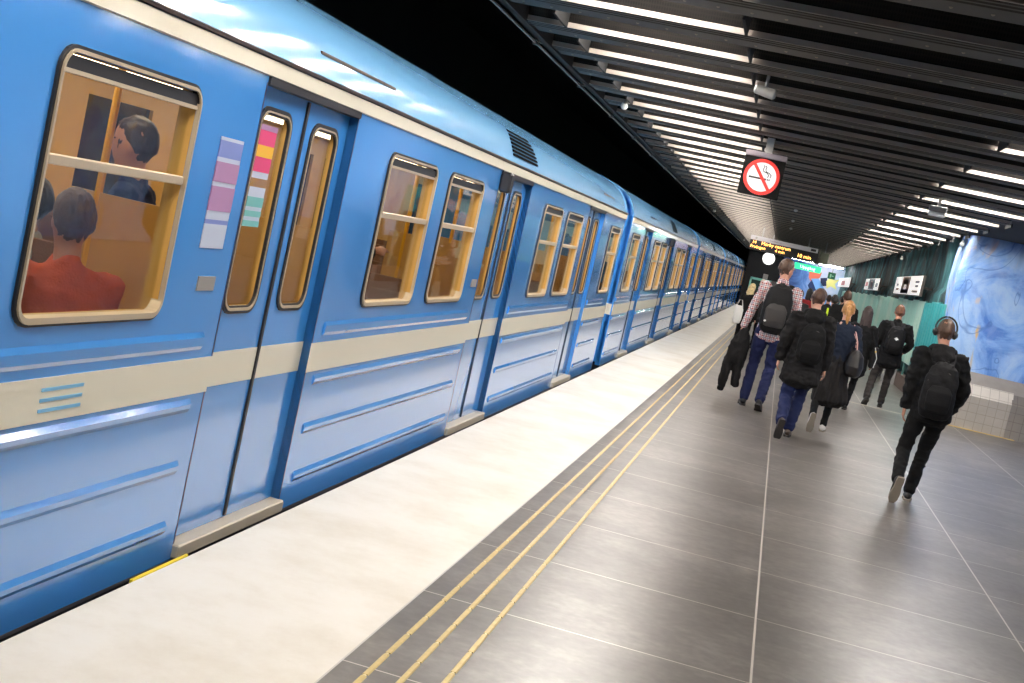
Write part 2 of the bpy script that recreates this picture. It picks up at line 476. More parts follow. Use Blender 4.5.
# added louvred row over the other platform edge, out of view, lights the pier
first3 = make_lamp(1.2, M_LAMP2); used3 = False
for yy in (-0.17, 0.155):
    b = MB(); b.box(-0.03, 1.23, yy, yy + 0.015, -0.13, 0.055); b.build('added_louvre', M_TRAY, first3)  # boards added to keep this row from reflecting in the train
for xx in (-0.03, 0.2, 0.4, 0.6, 0.8, 1.0, 1.215):
    b = MB(); b.box(xx, xx + 0.012, -0.155, 0.155, -0.13, -0.03); b.build('added_louvre', M_TRAY, first3)
for i in ks:
    yk = LY + i * PER
    if i % 2 == 0 or yk < 9 or yk > 22: continue
    t = copy_tree(first3) if used3 else first3; used3 = True; t.location = (4.2, yk - 0.48, ZC - 0.03)
    tag(t, 'added unseen tube light over the far platform side, right of all visible lights', 'ceiling light', 'added tube lights of the far platform side')

# tube lights added to brighten the painted end wall
M_WASH = mat('added_washer_tube', (0.9, 0.9, 0.9, 1), 0.5, emit=(0.93, 0.96, 1.0, 1), es=130)
fw_ = make_lamp(1.2, M_WASH)
for i, (xx, yy) in enumerate(((0.2, 73.2), (1.7, 73.2), (1.7, 71.0))):
    t = fw_ if i == 0 else copy_tree(fw_)
    t.location = (xx, yy, ZC - 0.05); tag(t, ['added tube light before the painted end wall, on its left part', 'added tube light before the painted end wall, on its right part', 'added tube light a step before those at the painted end wall'][i], 'ceiling light', 'added tube lights at the end wall')
# ------------------------------------------------------------------ painted rock
def mural_mat(name, light, mid, dark, accents, scale=1.0, darktop=None, veins=True):
    g = NG(name)
    wv = g.mapping((scale, scale, scale))
    n = g.noise(0.9, 6, 0.62, vec=wv, dist=1.6)
    base = g.ramp(n, [(0.36, dark), (0.46, mid), (0.56, light)])
    n2 = g.noise(2.6, 5, 0.6, vec=g.mapping((scale, scale, scale * 0.6), (5, 2, 1)), dist=0.8)
    base = g.mix(g.rng(n2, 0.45, 0.75, 0.0, 0.45), base, srgb(204, 222, 248))
    for i, (col, th, loc) in enumerate(accents):
        a = g.noise(1.3, 3, 0.5, vec=g.mapping((scale * 1.4, scale * 1.4, scale * 0.8), loc), dist=1.2)
        base = g.mix(g.rng(a, th, th + 0.05, 0.0, 0.8), base, col)
    if veins:
        v = g.noise(0.8, 3, 0.55, vec=g.mapping((scale, scale, scale * .6), (1, 7, 3)), dist=1.0)
        vl = g.math('ABSOLUTE', g.math('SUBTRACT', v, 0.5))
        base = g.mix(g.rng(vl, 0.0, 0.007, 0.6, 0.0), base, srgb(60, 104, 190))
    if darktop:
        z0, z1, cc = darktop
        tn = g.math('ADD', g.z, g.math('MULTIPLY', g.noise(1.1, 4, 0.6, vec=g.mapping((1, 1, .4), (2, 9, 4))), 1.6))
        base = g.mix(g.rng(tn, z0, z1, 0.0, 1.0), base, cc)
    g.link(base, g.b.inputs['Base Color']); g.b.inputs['Roughness'].default_value = 0.75
    g.bump(g.noise(6, 6, 0.7), 0.35, 0.05)
    return g.m
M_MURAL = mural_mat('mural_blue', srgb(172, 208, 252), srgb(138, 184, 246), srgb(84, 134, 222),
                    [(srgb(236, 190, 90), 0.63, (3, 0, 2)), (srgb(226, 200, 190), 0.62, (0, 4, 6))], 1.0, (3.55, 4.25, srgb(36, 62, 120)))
g = NG('mural_teal')
vv = g.mapping((1, 0.45, 0.22), (0, 0, 0))
n = g.noise(1.6, 6, 0.65, vec=vv, dist=0.6)
base = g.ramp(n, [(0.36, srgb(14, 16, 16)), (0.46, srgb(34, 66, 70)), (0.56, srgb(60, 122, 128)), (0.70, srgb(130, 176, 176))])
br = g.noise(0.8, 3, 0.6, vec=g.mapping((1, 0.6, 0.4), (8, 3, 1)))
base = g.mix(g.rng(br, 0.5, 0.66, 0, 0.7), base, srgb(70, 58, 52))
g.link(base, g.b.inputs['Base Color']); g.b.inputs['Roughness'].default_value = 0.8; g.bump(g.noise(5, 6, 0.7), 0.5, 0.05)
M_TEALROCK = g.m

def rock_sheet(mb, P, nu, nv, amp, seed, thick_dir=None):
    """P(u,v)->Vector surface with noise along normal dir"""
    vs = []
    for j in range(nv + 1):
        for i in range(nu + 1):
            p, nn = P(i / nu, j / nv)
            q = p * 0.9 + Vector((seed, seed, seed))
            d = noise.noise(q) * amp + noise.noise(q * 2.7) * amp * 0.35
            vs.append(p + nn * d)
    fs = []
    for j in range(nv):
        for i in range(nu):
            a = j * (nu + 1) + i
            fs.append((a, a + 1, a + nu + 2, a + nu + 1))
    mb.add(vs, fs)

# pier with the painted rock: front face towards the camera, rounded corner, then side going away
PX, PY = 2.96, 23.35
def pier(u, v):
    z = 0.92 + v * 3.6
    L = u * 7.2
    bul = 0.10 * math.sin(v * PI) - 0.10 * v
    R = 0.45
    if L < 4.4:                                  # front face, from right to left
        p = Vector((PX + R + 4.4 - L - bul, PY, z)); nn = Vector((0, -1, 0))
    elif L < 4.4 + R * PI / 2:
        a = (L - 4.4) / R
        p = Vector((PX + R - R * math.sin(a) - bul, PY + R - R * math.cos(a), z)); nn = Vector((-math.sin(a), -math.cos(a), 0))
    else:
        p = Vector((PX - bul + 0.1 * min(1, (L - 4.4 - R * PI / 2)), PY + R + (L - 4.4 - R * PI / 2), z)); nn = Vector((-1, 0, 0))
    return p, nn
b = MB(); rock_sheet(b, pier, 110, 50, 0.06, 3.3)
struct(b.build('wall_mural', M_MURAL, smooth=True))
# tiled plinth
def tile_mat(name, col, gr, s=0.15):
    g = NG(name)
    lx = g.line(g.x, 0.02, s, 0.008); lz = g.line(g.z, 0.0, s, 0.008); ly = g.line(g.y, 0.03, s, 0.008)
    nrm = g.nt.nodes.new('ShaderNodeNewGeometry'); sp = g.nt.nodes.new('ShaderNodeSeparateXYZ'); g.link(nrm.outputs['Normal'], sp.inputs[0])
    isz = g.math('GREATER_THAN', g.math('ABSOLUTE', sp.outputs[2]), 0.9)
    isy = g.math('GREATER_THAN', g.math('ABSOLUTE', sp.outputs[0]), 0.7)
    l = g.math('MAXIMUM', g.math('MULTIPLY', lx, g.math('SUBTRACT', 1.0, isy)), g.math('MULTIPLY', lz, g.math('SUBTRACT', 1.0, isz)))
    l = g.math('MAXIMUM', l, g.math('MULTIPLY', ly, g.math('MAXIMUM', isz, isy)))
    c = g.mix(g.rng(g.noise(3, 4, 0.6), 0.3, 0.7, 0, 1), col, tuple(x * 0.86 for x in col[:3]) + (1,))
    g.link(g.mix(l, c, gr), g.b.inputs['Base Color']); g.b.inputs['Roughness'].default_value = 0.3
    return g.m
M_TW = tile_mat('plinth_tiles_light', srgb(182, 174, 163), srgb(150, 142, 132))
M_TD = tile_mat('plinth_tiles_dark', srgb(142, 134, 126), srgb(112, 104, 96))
M_CAP = mat('plinth_render', srgb(168, 160, 152), 0.8, var=0.1, vscale=4)
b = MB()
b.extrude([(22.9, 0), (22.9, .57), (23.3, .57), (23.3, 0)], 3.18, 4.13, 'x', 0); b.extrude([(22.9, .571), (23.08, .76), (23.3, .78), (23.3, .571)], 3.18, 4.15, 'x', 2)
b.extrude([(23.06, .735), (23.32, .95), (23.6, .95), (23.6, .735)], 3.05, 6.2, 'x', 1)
struct(b.build('trim_1', [M_TW, M_CAP, tile_mat('plinth_tiles_top_lit', srgb(236, 228, 216), srgb(186, 176, 164))]))  # sloped top tiles coloured lighter than the front, as if lit from above
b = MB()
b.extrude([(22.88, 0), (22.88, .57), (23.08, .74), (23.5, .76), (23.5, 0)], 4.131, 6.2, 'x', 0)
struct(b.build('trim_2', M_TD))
b = MB(); b.box(3.06, 6.2, 23.5, 24.6, 0, 0.93); struct(b.build('trim_3', M_CAP))
b = MB(); b.box(3.1, 4.3, 22.83, 22.9, 0.0, 0.012); struct(b.build('trim_4', mat('yellow_line', srgb(214, 186, 120), 0.5)))
# pale cross joint in the floor
b = MB(); b.box(0.3, 3.2, 22.80, 22.835, 0.0, 0.003); struct(b.build('trim_5', mat('pale_joint', srgb(232, 224, 205), 0.5)))
# wall behind, along the platform
def twall(u, v):
    y = 24.2 + u * (Y1 - 24.2)
    return Vector((3.16 + (0.1 if v > .5 else 0.0) , y, v * 4.4)), Vector((-1, 0, 0))
b = MB(); rock_sheet(b, twall, 220, 26, 0.07, 9.1)
struct(b.build('wall_right', M_TEALROCK, smooth=True))
b = MB(); b.box(6.0, 6.2, Y0, 23.0, 0, 4.2)
struct(b.build('wall_side', M_MURAL))
# teal boards
M_MINT = mat('mint_board', srgb(178, 228, 214), 0.5, var=0.05, vscale=2)
M_MINT2 = mat('pale_mint_board', srgb(200, 234, 220), 0.5, var=0.05, vscale=2)
M_TEAL = mat('teal_board', srgb(56, 170, 174), 0.5, var=0.08, vscale=2)
y = 25.3; i = 0
P1B = None
cols = [M_TEAL, M_TEAL, M_TEAL]
while y < 68:
    wdt = 1.3
    t = empty('wall_board', (3.05, y, 0))
    m = M_TEAL if i < 3 else (M_MINT if i % 3 else M_MINT2)
    nm = 'teal' if i < 3 else 'mint green'
    b = MB(); zt = 2.0 + 0.02 * math.sin(i * 2.1)
    b.box(-0.03, 0.02, 0.03, wdt - 0.035, 0.58, zt, bev=0.006)
    for q in (0.43, 0.86): b.box(-0.040, -0.028, q - 0.014, q + 0.014, 0.62, zt - 0.04)
    b.build('board', m, t)
    b = MB(); b.box(-0.015, 0.03, -0.03, 0.03, 0.3, zt + 0.02); b.build('post', mat('board_post', srgb(70, 122, 116), 0.5) if i == 0 else bpy.data.materials['board_post'], t)
    lb = {0: 'dark teal wall board right beside the painted rock pier', 1: 'dark teal wall board between two other dark teal boards', 2: 'dark teal wall board meeting the mint green boards'}.get(i)
    if lb is None:
        lb = ('mint green wall board, %s after the dark teal ones' % ORD[i - 3].replace('nearest', 'first')) if i < 18 else 'far mint green wall board beyond the second advertising board'
    tag(t, lb, 'wall board', 'boards along the right wall')
    y += wdt; i += 1
b = MB(); b.box(3.0, 3.2, 24.6, 70, 0, 0.3); struct(b.build('baseboard_right', mat('base_brown', srgb(110, 92, 82), 0.7, var=0.1)))
# teal bench below the boards
t = empty('bench', (2.86, 31.0, 0), 0, 'light teal bench standing against the mint green wall boards', 'bench')
b = MB(); b.box(-0.2, 0.16, 0, 2.4, 0.42, 0.47, bev=0.01); b.build('seat', M_MINT2, t)
for q in (0.2, 2.1):
    b = MB(); b.box(-0.17, 0.14, q, q + 0.06, 0, 0.42); b.build('leg', M_STEEL, t)

# advertising boards
M_PW = mat('poster_white_glow', srgb(244, 240, 236), 0.4, emit=(1, 0.96, 0.93, 1), es=0.42)  # poster white given a glow of its own to look brighter
M_PN = mat('poster_navy', srgb(38, 58, 120), 0.4); M_PO = mat('poster_brown', srgb(126, 92, 76), 0.4)
M_PP = mat('poster_pink', srgb(232, 150, 150), 0.4); M_PG = mat('poster_grey', srgb(120, 118, 130), 0.4)
M_FR = mat('poster_frame', srgb(70, 64, 60), 0.4, 0.3)
def banner(y0, y1, z0, z1, lb, kind):
    X = 2.9
    t = empty('advertising_board', (X, y0, z0), 0, lb, 'advertising board', 'advertising boards above the mint boards')
    L = y1 - y0; H = z1 - z0
    b = MB(); b.box(-0.02, 0.04, -0.05, L + 0.05, -0.018, H + 0.012, bev=0.005); b.build('frame', M_FR, t)
    b = MB(); b.box(-0.03, -0.015, 0, L, 0, H); b.build('poster', M_PW, t)
    b = MB()
    def pt(a, c, d, e, mi): b.box(-0.034, -0.029, L * (1 - c), L * (1 - a), H * d, H * e, mi)
    if kind == 0:
        pt(.30, .60, .04, .97, 1); pt(.36, .54, .30, .80, 2); pt(.40, .50, .25, .55, 0); pt(.30, .60, .04, .28, 3)
        pt(.08, .20, .2, .34, 1); pt(.07, .16, .45, .6, 4); pt(.80, .93, .62, .75, 4); pt(.82, .92, .4, .52, 4); pt(.74, .93, .12, .24, 1)
    elif kind == 1:
        pt(.30, .72, .03, .97, 4); pt(.44, .60, .2, .8, 5); pt(.06, .24, .3, .7, 5); pt(.8, .95, .25, .6, 4)
    else:
        pt(.30, .62, .15, .7, 5)
    b.build('picture', [M_PW, M_PO, M_PG, M_PN, M_PG, M_PP], t)
    b = MB()
    for q in (0.1, 0.5, 0.9): b.box(0.05, 0.3, L * q, L * q + 0.04, H * .4, H * .5)
    b.build('bracket', M_FR, t)
banner(29.35, 35.9, 2.10, 2.535, 'long advertising board with a navy and brown picture in its middle, nearest of the row', 0)
banner(42.0, 48.8, 2.14, 2.52, 'white advertising board with a grey and pink picture, between the other two', 1)
banner(60.0, 72.0, 2.18, 2.62, 'far advertising board with a small pink picture next to the bright end wall', 2)

# ------------------------------------------------------------------ end wall
ME = mural_mat('mural_end', srgb(205, 220, 250), srgb(150, 186, 240), srgb(70, 110, 190), [], 0.8)
g = NG('mural_end_wall')
n = g.noise(0.7, 5, 0.6, dist=1.2)
cx = g.math('ADD', g.math('DIVIDE', g.x, 3.3), g.math('MULTIPLY', g.math('SUBTRACT', n, 0.5), 1.1))
g.link(g.ramp(cx, [(0.05, srgb(40, 66, 120)), (0.3, srgb(92, 136, 205)), (0.55, srgb(170, 200, 245)), (0.75, srgb(222, 228, 250)), (1.0, srgb(190, 214, 244))]), g.b.inputs['Base Color'])
g.b.inputs['Roughness'].default_value = 0.8
b = MB(); b.box(-0.25, 3.4, Y1 - 0.25, Y1, 0, 4.2); struct(b.build('wall_end', g.m))
b = MB(); b.box(-2.2, -0.25, Y1 - 0.2, Y1, -0.1, 4.2); struct(b.build('wall_end_dark', M_DARK))
def patch(name, pts, col, lb, k):
    b = MB(); b.extrude(pts, Y1 - 0.262 - 0.006 * k, Y1 - 0.257 - 0.006 * k, 'y')
    tag(b.build(name, mat(name + '_paint', col, 0.7)), lb, 'wall painting', 'painted shapes on the end wall')
patch('painted_shape', [(1.3, 2.75), (1.62, 2.95), (2.0, 2.75), (1.95, 2.45), (1.55, 2.1), (1.35, 2.35)], srgb(232, 120, 92), 'orange painted shape on the end wall', 1)
patch('painted_shape', [(1.5, 2.3), (1.9, 2.4), (2.7, 1.5), (3.0, 0.9), (2.4, 0.9)], srgb(128, 182, 240), 'light blue painted band slanting down the end wall below the orange shape', 2)
patch('painted_shape', [(1.55, 2.25), (1.4, 1.9), (2.1, 0.9), (2.5, 0.9)], srgb(34, 60, 110), 'navy painted band beside the light blue band on the end wall', 3)
patch('painted_shape', [(2.0, 2.45), (2.35, 2.55), (2.45, 2.1), (2.1, 2.0)], srgb(30, 44, 84), 'small navy painted block beside the yellow star on the end wall', 2)
patch('painted_shape', [(2.35, 2.35), (2.6, 2.75), (2.72, 2.5), (3.05, 2.6), (2.85, 2.3), (3.0, 2.0), (2.65, 2.12), (2.45, 1.95)], srgb(244, 240, 150), 'pale yellow painted star on the end wall', 3)

# ------------------------------------------------------------------ signs
def circle(cx, cz, r, n=48, a0=0, a1=2 * PI):
    return [(cx + r * math.cos(a0 + (a1 - a0) * i / n), cz + r * math.sin(a0 + (a1 - a0) * i / n)) for i in range(n)]
SY = 14.5
t = empty('no_smoking_sign', (-0.485, SY, 0), 0, 'square black sign with a red crossed out cigarette hanging from the ceiling', 'sign')
sx, sz, sw = 0.0, 2.79, 0.445
zt, zb = 3.00, 2.575
b = MB(); b.box(-sw / 2, sw / 2, -0.04, 0.04, zb, zt, bev=0.006); b.build('panel', mat('sign_black', (0.006, 0.006, 0.006, 1), 0.8, spec=0.15), t)
b = MB(); b.box(-sw / 2 - .005, sw / 2 + .005, -0.05, 0.05, zt - 0.005, zt + 0.055, bev=0.008); b.build('top_rail', mat('rail_grey', srgb(120, 112, 118), 0.45), t)
b = MB(); b.box(-0.03, 0.05, -0.03, 0.03, zt + 0.05, ZC + 0.02); b.build('bracket', M_GREYP, t)
zc = (zb + zt) / 2; R = 0.195
b = MB(); b.extrude(circle(0, zc, R), -0.046, -0.04, 'y'); b.build('disc', mat('sign_white', srgb(232, 232, 236), 0.4, emit=(1, 1, 1, 1), es=0.12), t)
b = MB()
n = 56; vs = []; fs = []
for i in range(n):
    a = 2 * PI * i / n
    for r in (R, R - 0.037):
        for yy in (-0.052, -0.044): vs.append((r * math.cos(a), yy, zc + r * math.sin(a)))
for i in range(n):
    j = (i + 1) % n; a, c_ = i * 4, j * 4
    fs += [(a, c_, c_ + 2, a + 2), (a, a + 1, c_ + 1, c_), (a + 2, c_ + 2, c_ + 3, a + 3)]
b.add(vs, fs)
dx, dz = math.cos(math.radians(128)), math.sin(math.radians(128)); px, pz = -dz, dx
h = 0.017
b.extrude([(dx * .17 + px * h, zc + dz * .17 + pz * h), (dx * .17 - px * h, zc + dz * .17 - pz * h), (-dx * .17 - px * h, zc - dz * .17 - pz * h), (-dx * .17 + px * h, zc - dz * .17 + pz * h)], -0.0535, -0.045, 'y')
b.build('red_ring', mat('sign_red', srgb(222, 34, 24), 0.4, emit=(0.8, 0.02, 0.01, 1), es=0.1), t)
b = MB()
b.box(-0.135, 0.055, -0.050, -0.045, zc - 0.028, zc - 0.008)
b.box(0.064, 0.074, -0.050, -0.045, zc - 0.028, zc - 0.008); b.box(0.082, 0.094, -0.050, -0.045, zc - 0.028, zc - 0.008)
for ox in (0.0, 0.028):
    pts = [(0.066 + ox * .9, zc + 0.005), (0.070 + ox, zc + 0.035), (0.045 + ox, zc + 0.055), (0.012 + ox, zc + 0.062), (0.0 + ox, zc + 0.085), (0.012 + ox * .8, zc + 0.112), (0.0 + ox * .6, zc + 0.128)]
    b.tube([(x, -0.047, z) for x, z in pts], 0.0048, 6)
b.build('cigarette', M_BLACK, t)

# departure board
BY = 40.0
t = empty('departure_board', (-0.2, BY, 0), 0, 'hanging departure board with orange lit letters on black', 'departure board')
W = 2.05
b = MB(); b.box(-W / 2, W / 2, -0.02, 0.22, 2.50, 2.93, bev=0.012); b.build('housing', M_BLACK, t)
b = MB(); b.box(-W / 2, W / 2 - 0.03, -0.035, -0.018, 2.80, 2.93); b.build('header_panel', mat('header_grey', srgb(168, 162, 166), 0.5, emit=(1, 1, 1, 1), es=0.08), t)
M_OR = mat('display_orange', (1, .5, .1, 1), 0.5, emit=(1.0, 0.42, 0.10, 1), es=4.2)
for s, x, z, sz in (('14', -0.96, 2.735, 0.13), ('Mörby centrum', -0.68, 2.735, 0.14), ('Fruängen', -0.99, 2.605, 0.125), ('4 min', -0.24, 2.605, 0.13), ('10 min', 0.42, 2.62, 0.155)):
    o = text_mesh(s, sz, 0.003, 'lit_text', M_OR, t, 'LEFT'); o.location = (x, -0.026, z)
for s, x in (('Tunnelbana  14', -0.28),):
    o = text_mesh(s, 0.055, 0.002, 'header_text', mat('dark_text', srgb(70, 60, 70), .6), t, 'CENTER'); o.location = (x, -0.038, 2.865)
b = MB(); b.box(W / 2 - 0.24, W / 2 - 0.09, -0.045, -0.03, 2.83, 2.90); b.build('logo_box', M_BLACK, t)
b = MB(); b.extrude(circle(-0.86, 2.865, 0.035, 20), -0.04, -0.034, 'y'); b.build('logo_disc', M_GREYP, t)
for x in (-0.7, 0.7):
    b = MB(); b.box(x - .02, x + .02, 0.08, 0.12, 2.92, ZC + 0.02); b.build('hanger', M_GREYP, t)
# loudspeaker box right of board
t = empty('speaker_box', (1.02, 40.2, 0), 0, 'grey green box hanging right of the departure board', 'box')
b = MB(); b.box(-0.13, 0.13, -0.1, 0.12, 2.52, 2.86, bev=0.015); b.build('body', mat('box_green', srgb(112, 118, 100), 0.6), t)
b = MB(); b.box(-0.02, 0.02, 0, 0.04, 2.85, ZC + 0.02); b.build('hanger', M_GREYP, t)
# clock
t = empty('station_clock', (-0.62, 44, 0), 0, 'round white station clock below the departure board', 'clock')
b = MB(); b.extrude(circle(0, 2.40, 0.215), -0.02, 0.10, 'y'); b.build('case', mat('clock_case', srgb(60, 60, 60), 0.4), t)
b = MB(); b.extrude(circle(0, 2.40, 0.203), -0.028, -0.018, 'y'); b.build('face', mat('clock_face', srgb(250, 250, 248), 0.4, emit=(1, 1, 0.97, 1), es=0.9), t)
b = MB()
for i in range(12):
    a = i * PI / 6
    b.tube([(0.165 * math.cos(a), -0.03, 2.40 + 0.165 * math.sin(a)), (0.188 * math.cos(a), -0.03, 2.40 + 0.188 * math.sin(a))], 0.005, 5)
b.build('hour_marks', M_BLACK, t)
b = MB(); b.tube([(0, -0.034, 2.40), (0.09, -0.034, 2.46)], 0.008, 6); b.build('hand', M_BLACK, t)
b = MB(); b.tube([(0, -0.036, 2.40), (0.02, -0.036, 2.555)], 0.006, 6); b.build('hand', M_BLACK, t)
b = MB(); b.box(-0.02, 0.02, 0.02, 0.06, 2.60, ZC + 0.02); b.build('hanger', M_GREYP, t)
# green sign
t = empty('exit_sign', (0.80, 52, 0), 0, 'narrow green lit sign hanging below the departure board', 'sign')
b = MB(); b.box(-0.52, 0.52, -0.05, 0.05, 2.38, 2.62, bev=0.01)
b.build('panel', mat('sign_green', srgb(40, 190, 130), 0.4, emit=(0.05, 0.75, 0.38, 1), es=0.9), t)
o = text_mesh('Uppgång', 0.17, 0.002, 'lettering', mat('sign_letter', (1, 1, 1, 1), 0.4, emit=(0.85, 1, 0.93, 1), es=1.4), t); o.location = (0, -0.054, 2.50)
for x in (-0.4, 0.4):
    b = MB(); b.box(x - .012, x + .012, -0.01, 0.02, 2.61, ZC + 0.02); b.build('hanger', M_GREYP, t)
t = empty('exit_sign', (2.1, 62, 0), 0, 'small square dark green sign in front of the bright end wall', 'sign')
b = MB(); b.box(-0.17, 0.17, -0.03, 0.03, 2.38, 2.68, bev=0.01); b.build('panel', mat('sign_darkgreen', srgb(20, 70, 52), 0.4, emit=(0.01, 0.12, 0.07, 1), es=0.5), t)
b = MB(); b.box(-0.012, 0.012, -0.01, 0.02, 2.67, ZC + 0.02); b.build('hanger', M_GREYP, t)
b = MB(); b.box(-0.08, -0.02, -0.036, -0.03, 2.44, 2.60); b.box(0.0, 0.09, -0.036, -0.03, 2.50, 2.54); b.build('pictogram', mat('sign_pale', srgb(150, 210, 180), 0.5), t)
# poster case far left
t = empty('poster_case', (-0.42, 45, 0), 0, 'teal framed glass poster case standing on the platform by the far train end', 'poster case')
b = MB()
for x in (-0.66, 0.60): b.box(x, x + 0.06, -0.05, 0.05, 0, 1.70)
b.box(-0.66, 0.66, -0.05, 0.05, 1.62, 1.70); b.box(-0.66, 0.66, -0.05, 0.05, 0.3, 0.38)
b.build('frame', mat('teal_frame', srgb(130, 205, 192), 0.4), t)
b = MB(); b.box(-0.6, 0.6, -0.02, 0.03, 0.38, 1.62); b.build('panel', mat('case_dark', srgb(40, 66, 62), 0.15), t)
b = MB(); b.box(-0.26, -0.10, -0.05, 0.06, 1.70, 1.88, bev=0.01); b.build('lamp_box', M_GREYP, t)

# ceiling gadgets
def gadget(name, x, y, lb, kind, z=ZC):
    t = empty(name, (x, y, 0), 0, lb, {'cam': 'camera', 'box': 'box', 'dot': 'sensor'}[kind])
    if kind == 'box':
        b = MB(); b.box(-0.11, 0.11, -0.06, 0.06, z - 0.17, z - 0.09, bev=0.012); b.build('body', M_GREYP, t)
        b = MB(); b.box(-0.105, 0.105, -0.055, 0.055, z - 0.225, z - 0.168, bev=0.012); b.build('cover', M_WHITEP, t)
        b = MB(); b.box(-0.02, 0.02, -0.02, 0.02, z - 0.10, z + 0.01); b.build('bracket', M_GREYP, t)
    elif kind == 'cam':
        b = MB(); b.loft([(0, -0.02, z - 0.03), (0, 0, z - 0.055), (0, 0, z - 0.075)], [(0.03, 0.03), (0.04, 0.04), (0.03, 0.03)]); b.build('dome', M_WHITEP, t, True)
        b = MB(); b.loft([(0, -0.02, z + 0.005), (0, -0.02, z - 0.04)], [(0.02, 0.02), (0.02, 0.02)]); b.build('mount', M_GREYP, t, True)
    else:
        b = MB(); b.ell((0, 0, z - 0.03), (0.04, 0.04, 0.03)); b.build('dome', M_WHITEP, t, True)
    return t
gadget('security_camera', -2.0, 13.6, 'white dome camera on the ceiling edge above the train roof', 'cam', ZC - 0.0)
# box camera body beside the dome
t = empty('spot_light', (-0.46, 10.05, 0), 0, 'small grey spot fixture hanging under the ceiling before the no smoking sign', 'spot light')
b = MB(); b.loft([(-0.07, 0, 3.10), (0.07, 0.0, 3.08)], [(0.035, 0.035), (0.04, 0.04)], ref=(0, 1, 0)); b.build('body', M_GREYP, t, True)
b = MB(); b.loft([(0, 0, 3.10), (0, 0, 3.21)], [(0.012, 0.012)] * 2); b.build('mount', M_GREYP, t)
gadget('emergency_light', 1.68, 17.45, 'white box fixture hanging under the right part of the ceiling', 'box')
gadget('security_camera', -2.12, 34.2, 'small white dome camera far along the track side ceiling edge', 'cam')
gadget('security_camera', -2.0, 57, 'tiny white dome camera at the far end of the ceiling edge', 'cam')
gadget('smoke_sensor', -0.08, 26.5, 'nearest of three small white domes between sign and departure board', 'dot')
gadget('smoke_sensor', -0.1, 31, 'middle one of three small white domes before the departure board', 'dot')
gadget('smoke_sensor', -0.12, 35.5, 'farthest of three small white domes just before the departure board', 'dot')
gadget('security_camera', 2.72, 22.9, 'white dome camera above the corner of the painted rock', 'cam', 3.06)
gadget('security_camera', 2.76, 34.6, 'white dome camera above the nearest advertising board', 'cam', 3.04)
# ------------------------------------------------------------------ train
XT = -2.3; HW = 1.4; CL = 14.9; PITCH = 15.73; ZB = 1.0   # car base (rail head) is 1 m below the platform
M_BLUE = mat('train_blue', srgb(68, 153, 236), 0.2, spec=0.6, coat=1.0, var=0.03, vscale=0.8)
M_ROOF = mat('train_roof_blue', srgb(126, 190, 240), 0.16, spec=0.6, coat=0.45, bump=0.06, bscale=1.2)
M_CREAM = mat('train_cream', srgb(238, 232, 212), 0.25, coat=0.4)
M_GUT = mat('gutter_brown', srgb(62, 48, 40), 0.4)
M_ALU = mat('window_frame_beige', srgb(206, 188, 160), 0.3, 0.25)
M_RUB = mat('rubber', (0.012, 0.012, 0.016, 1), 0.5)
M_INT = mat('interior_panel', srgb(206, 160, 84), 0.4, var=0.06, vscale=3)
M_INTC = mat('interior_ceiling', srgb(220, 206, 178), 0.5)
M_INTF = mat('interior_floor', srgb(86, 70, 56), 0.5)
M_SEAT = mat('seat_fabric', srgb(120, 84, 60), 0.8, bump=0.3, bscale=120)
M_SEATS = mat('seat_shell', srgb(206, 150, 72), 0.4)
M_POLE = mat('pole_yellow', srgb(236, 178, 40), 0.3)
M_ILAMP = mat('interior_lamp', (1, .9, .7, 1), 0.5, emit=(1.0, 0.82, 0.55, 1), es=8)
M_UND = mat('underframe', (0.012, 0.012, 0.016, 1), 0.6)
M_UNDL = mat('underframe_line', srgb(70, 66, 70), 0.45)
M_SILL = mat('sill_metal', srgb(206, 194, 172), 0.4, 0.2)
M_GL = glass_mat('window_glass', (0.94, 0.96, 0.95, 1))
M_GLD = mat('dark_glass', (0.02, 0.02, 0.02, 1), 0.1)
M_JAMB = mat('door_jamb_shade', srgb(20, 40, 84), 0.4)  # dark blue stands for the shade along the recessed door's edge
WINS = [(3.70, 4.68), (7.16, 8.17), (8.53, 9.50), (12.1, 13.08), (13.43, 14.45), (16.93, 17.85)]
DOORS = [(5.28, 6.50), (10.02, 11.30), (14.85, 16.12)]
Yc0 = 3.3
WINS = [(a - Yc0, b_ - Yc0) for a, b_ in WINS]; DOORS = [(a - Yc0, b_ - Yc0) for a, b_ in DOORS]
WZ0, WZ1 = 1.06, 1.95

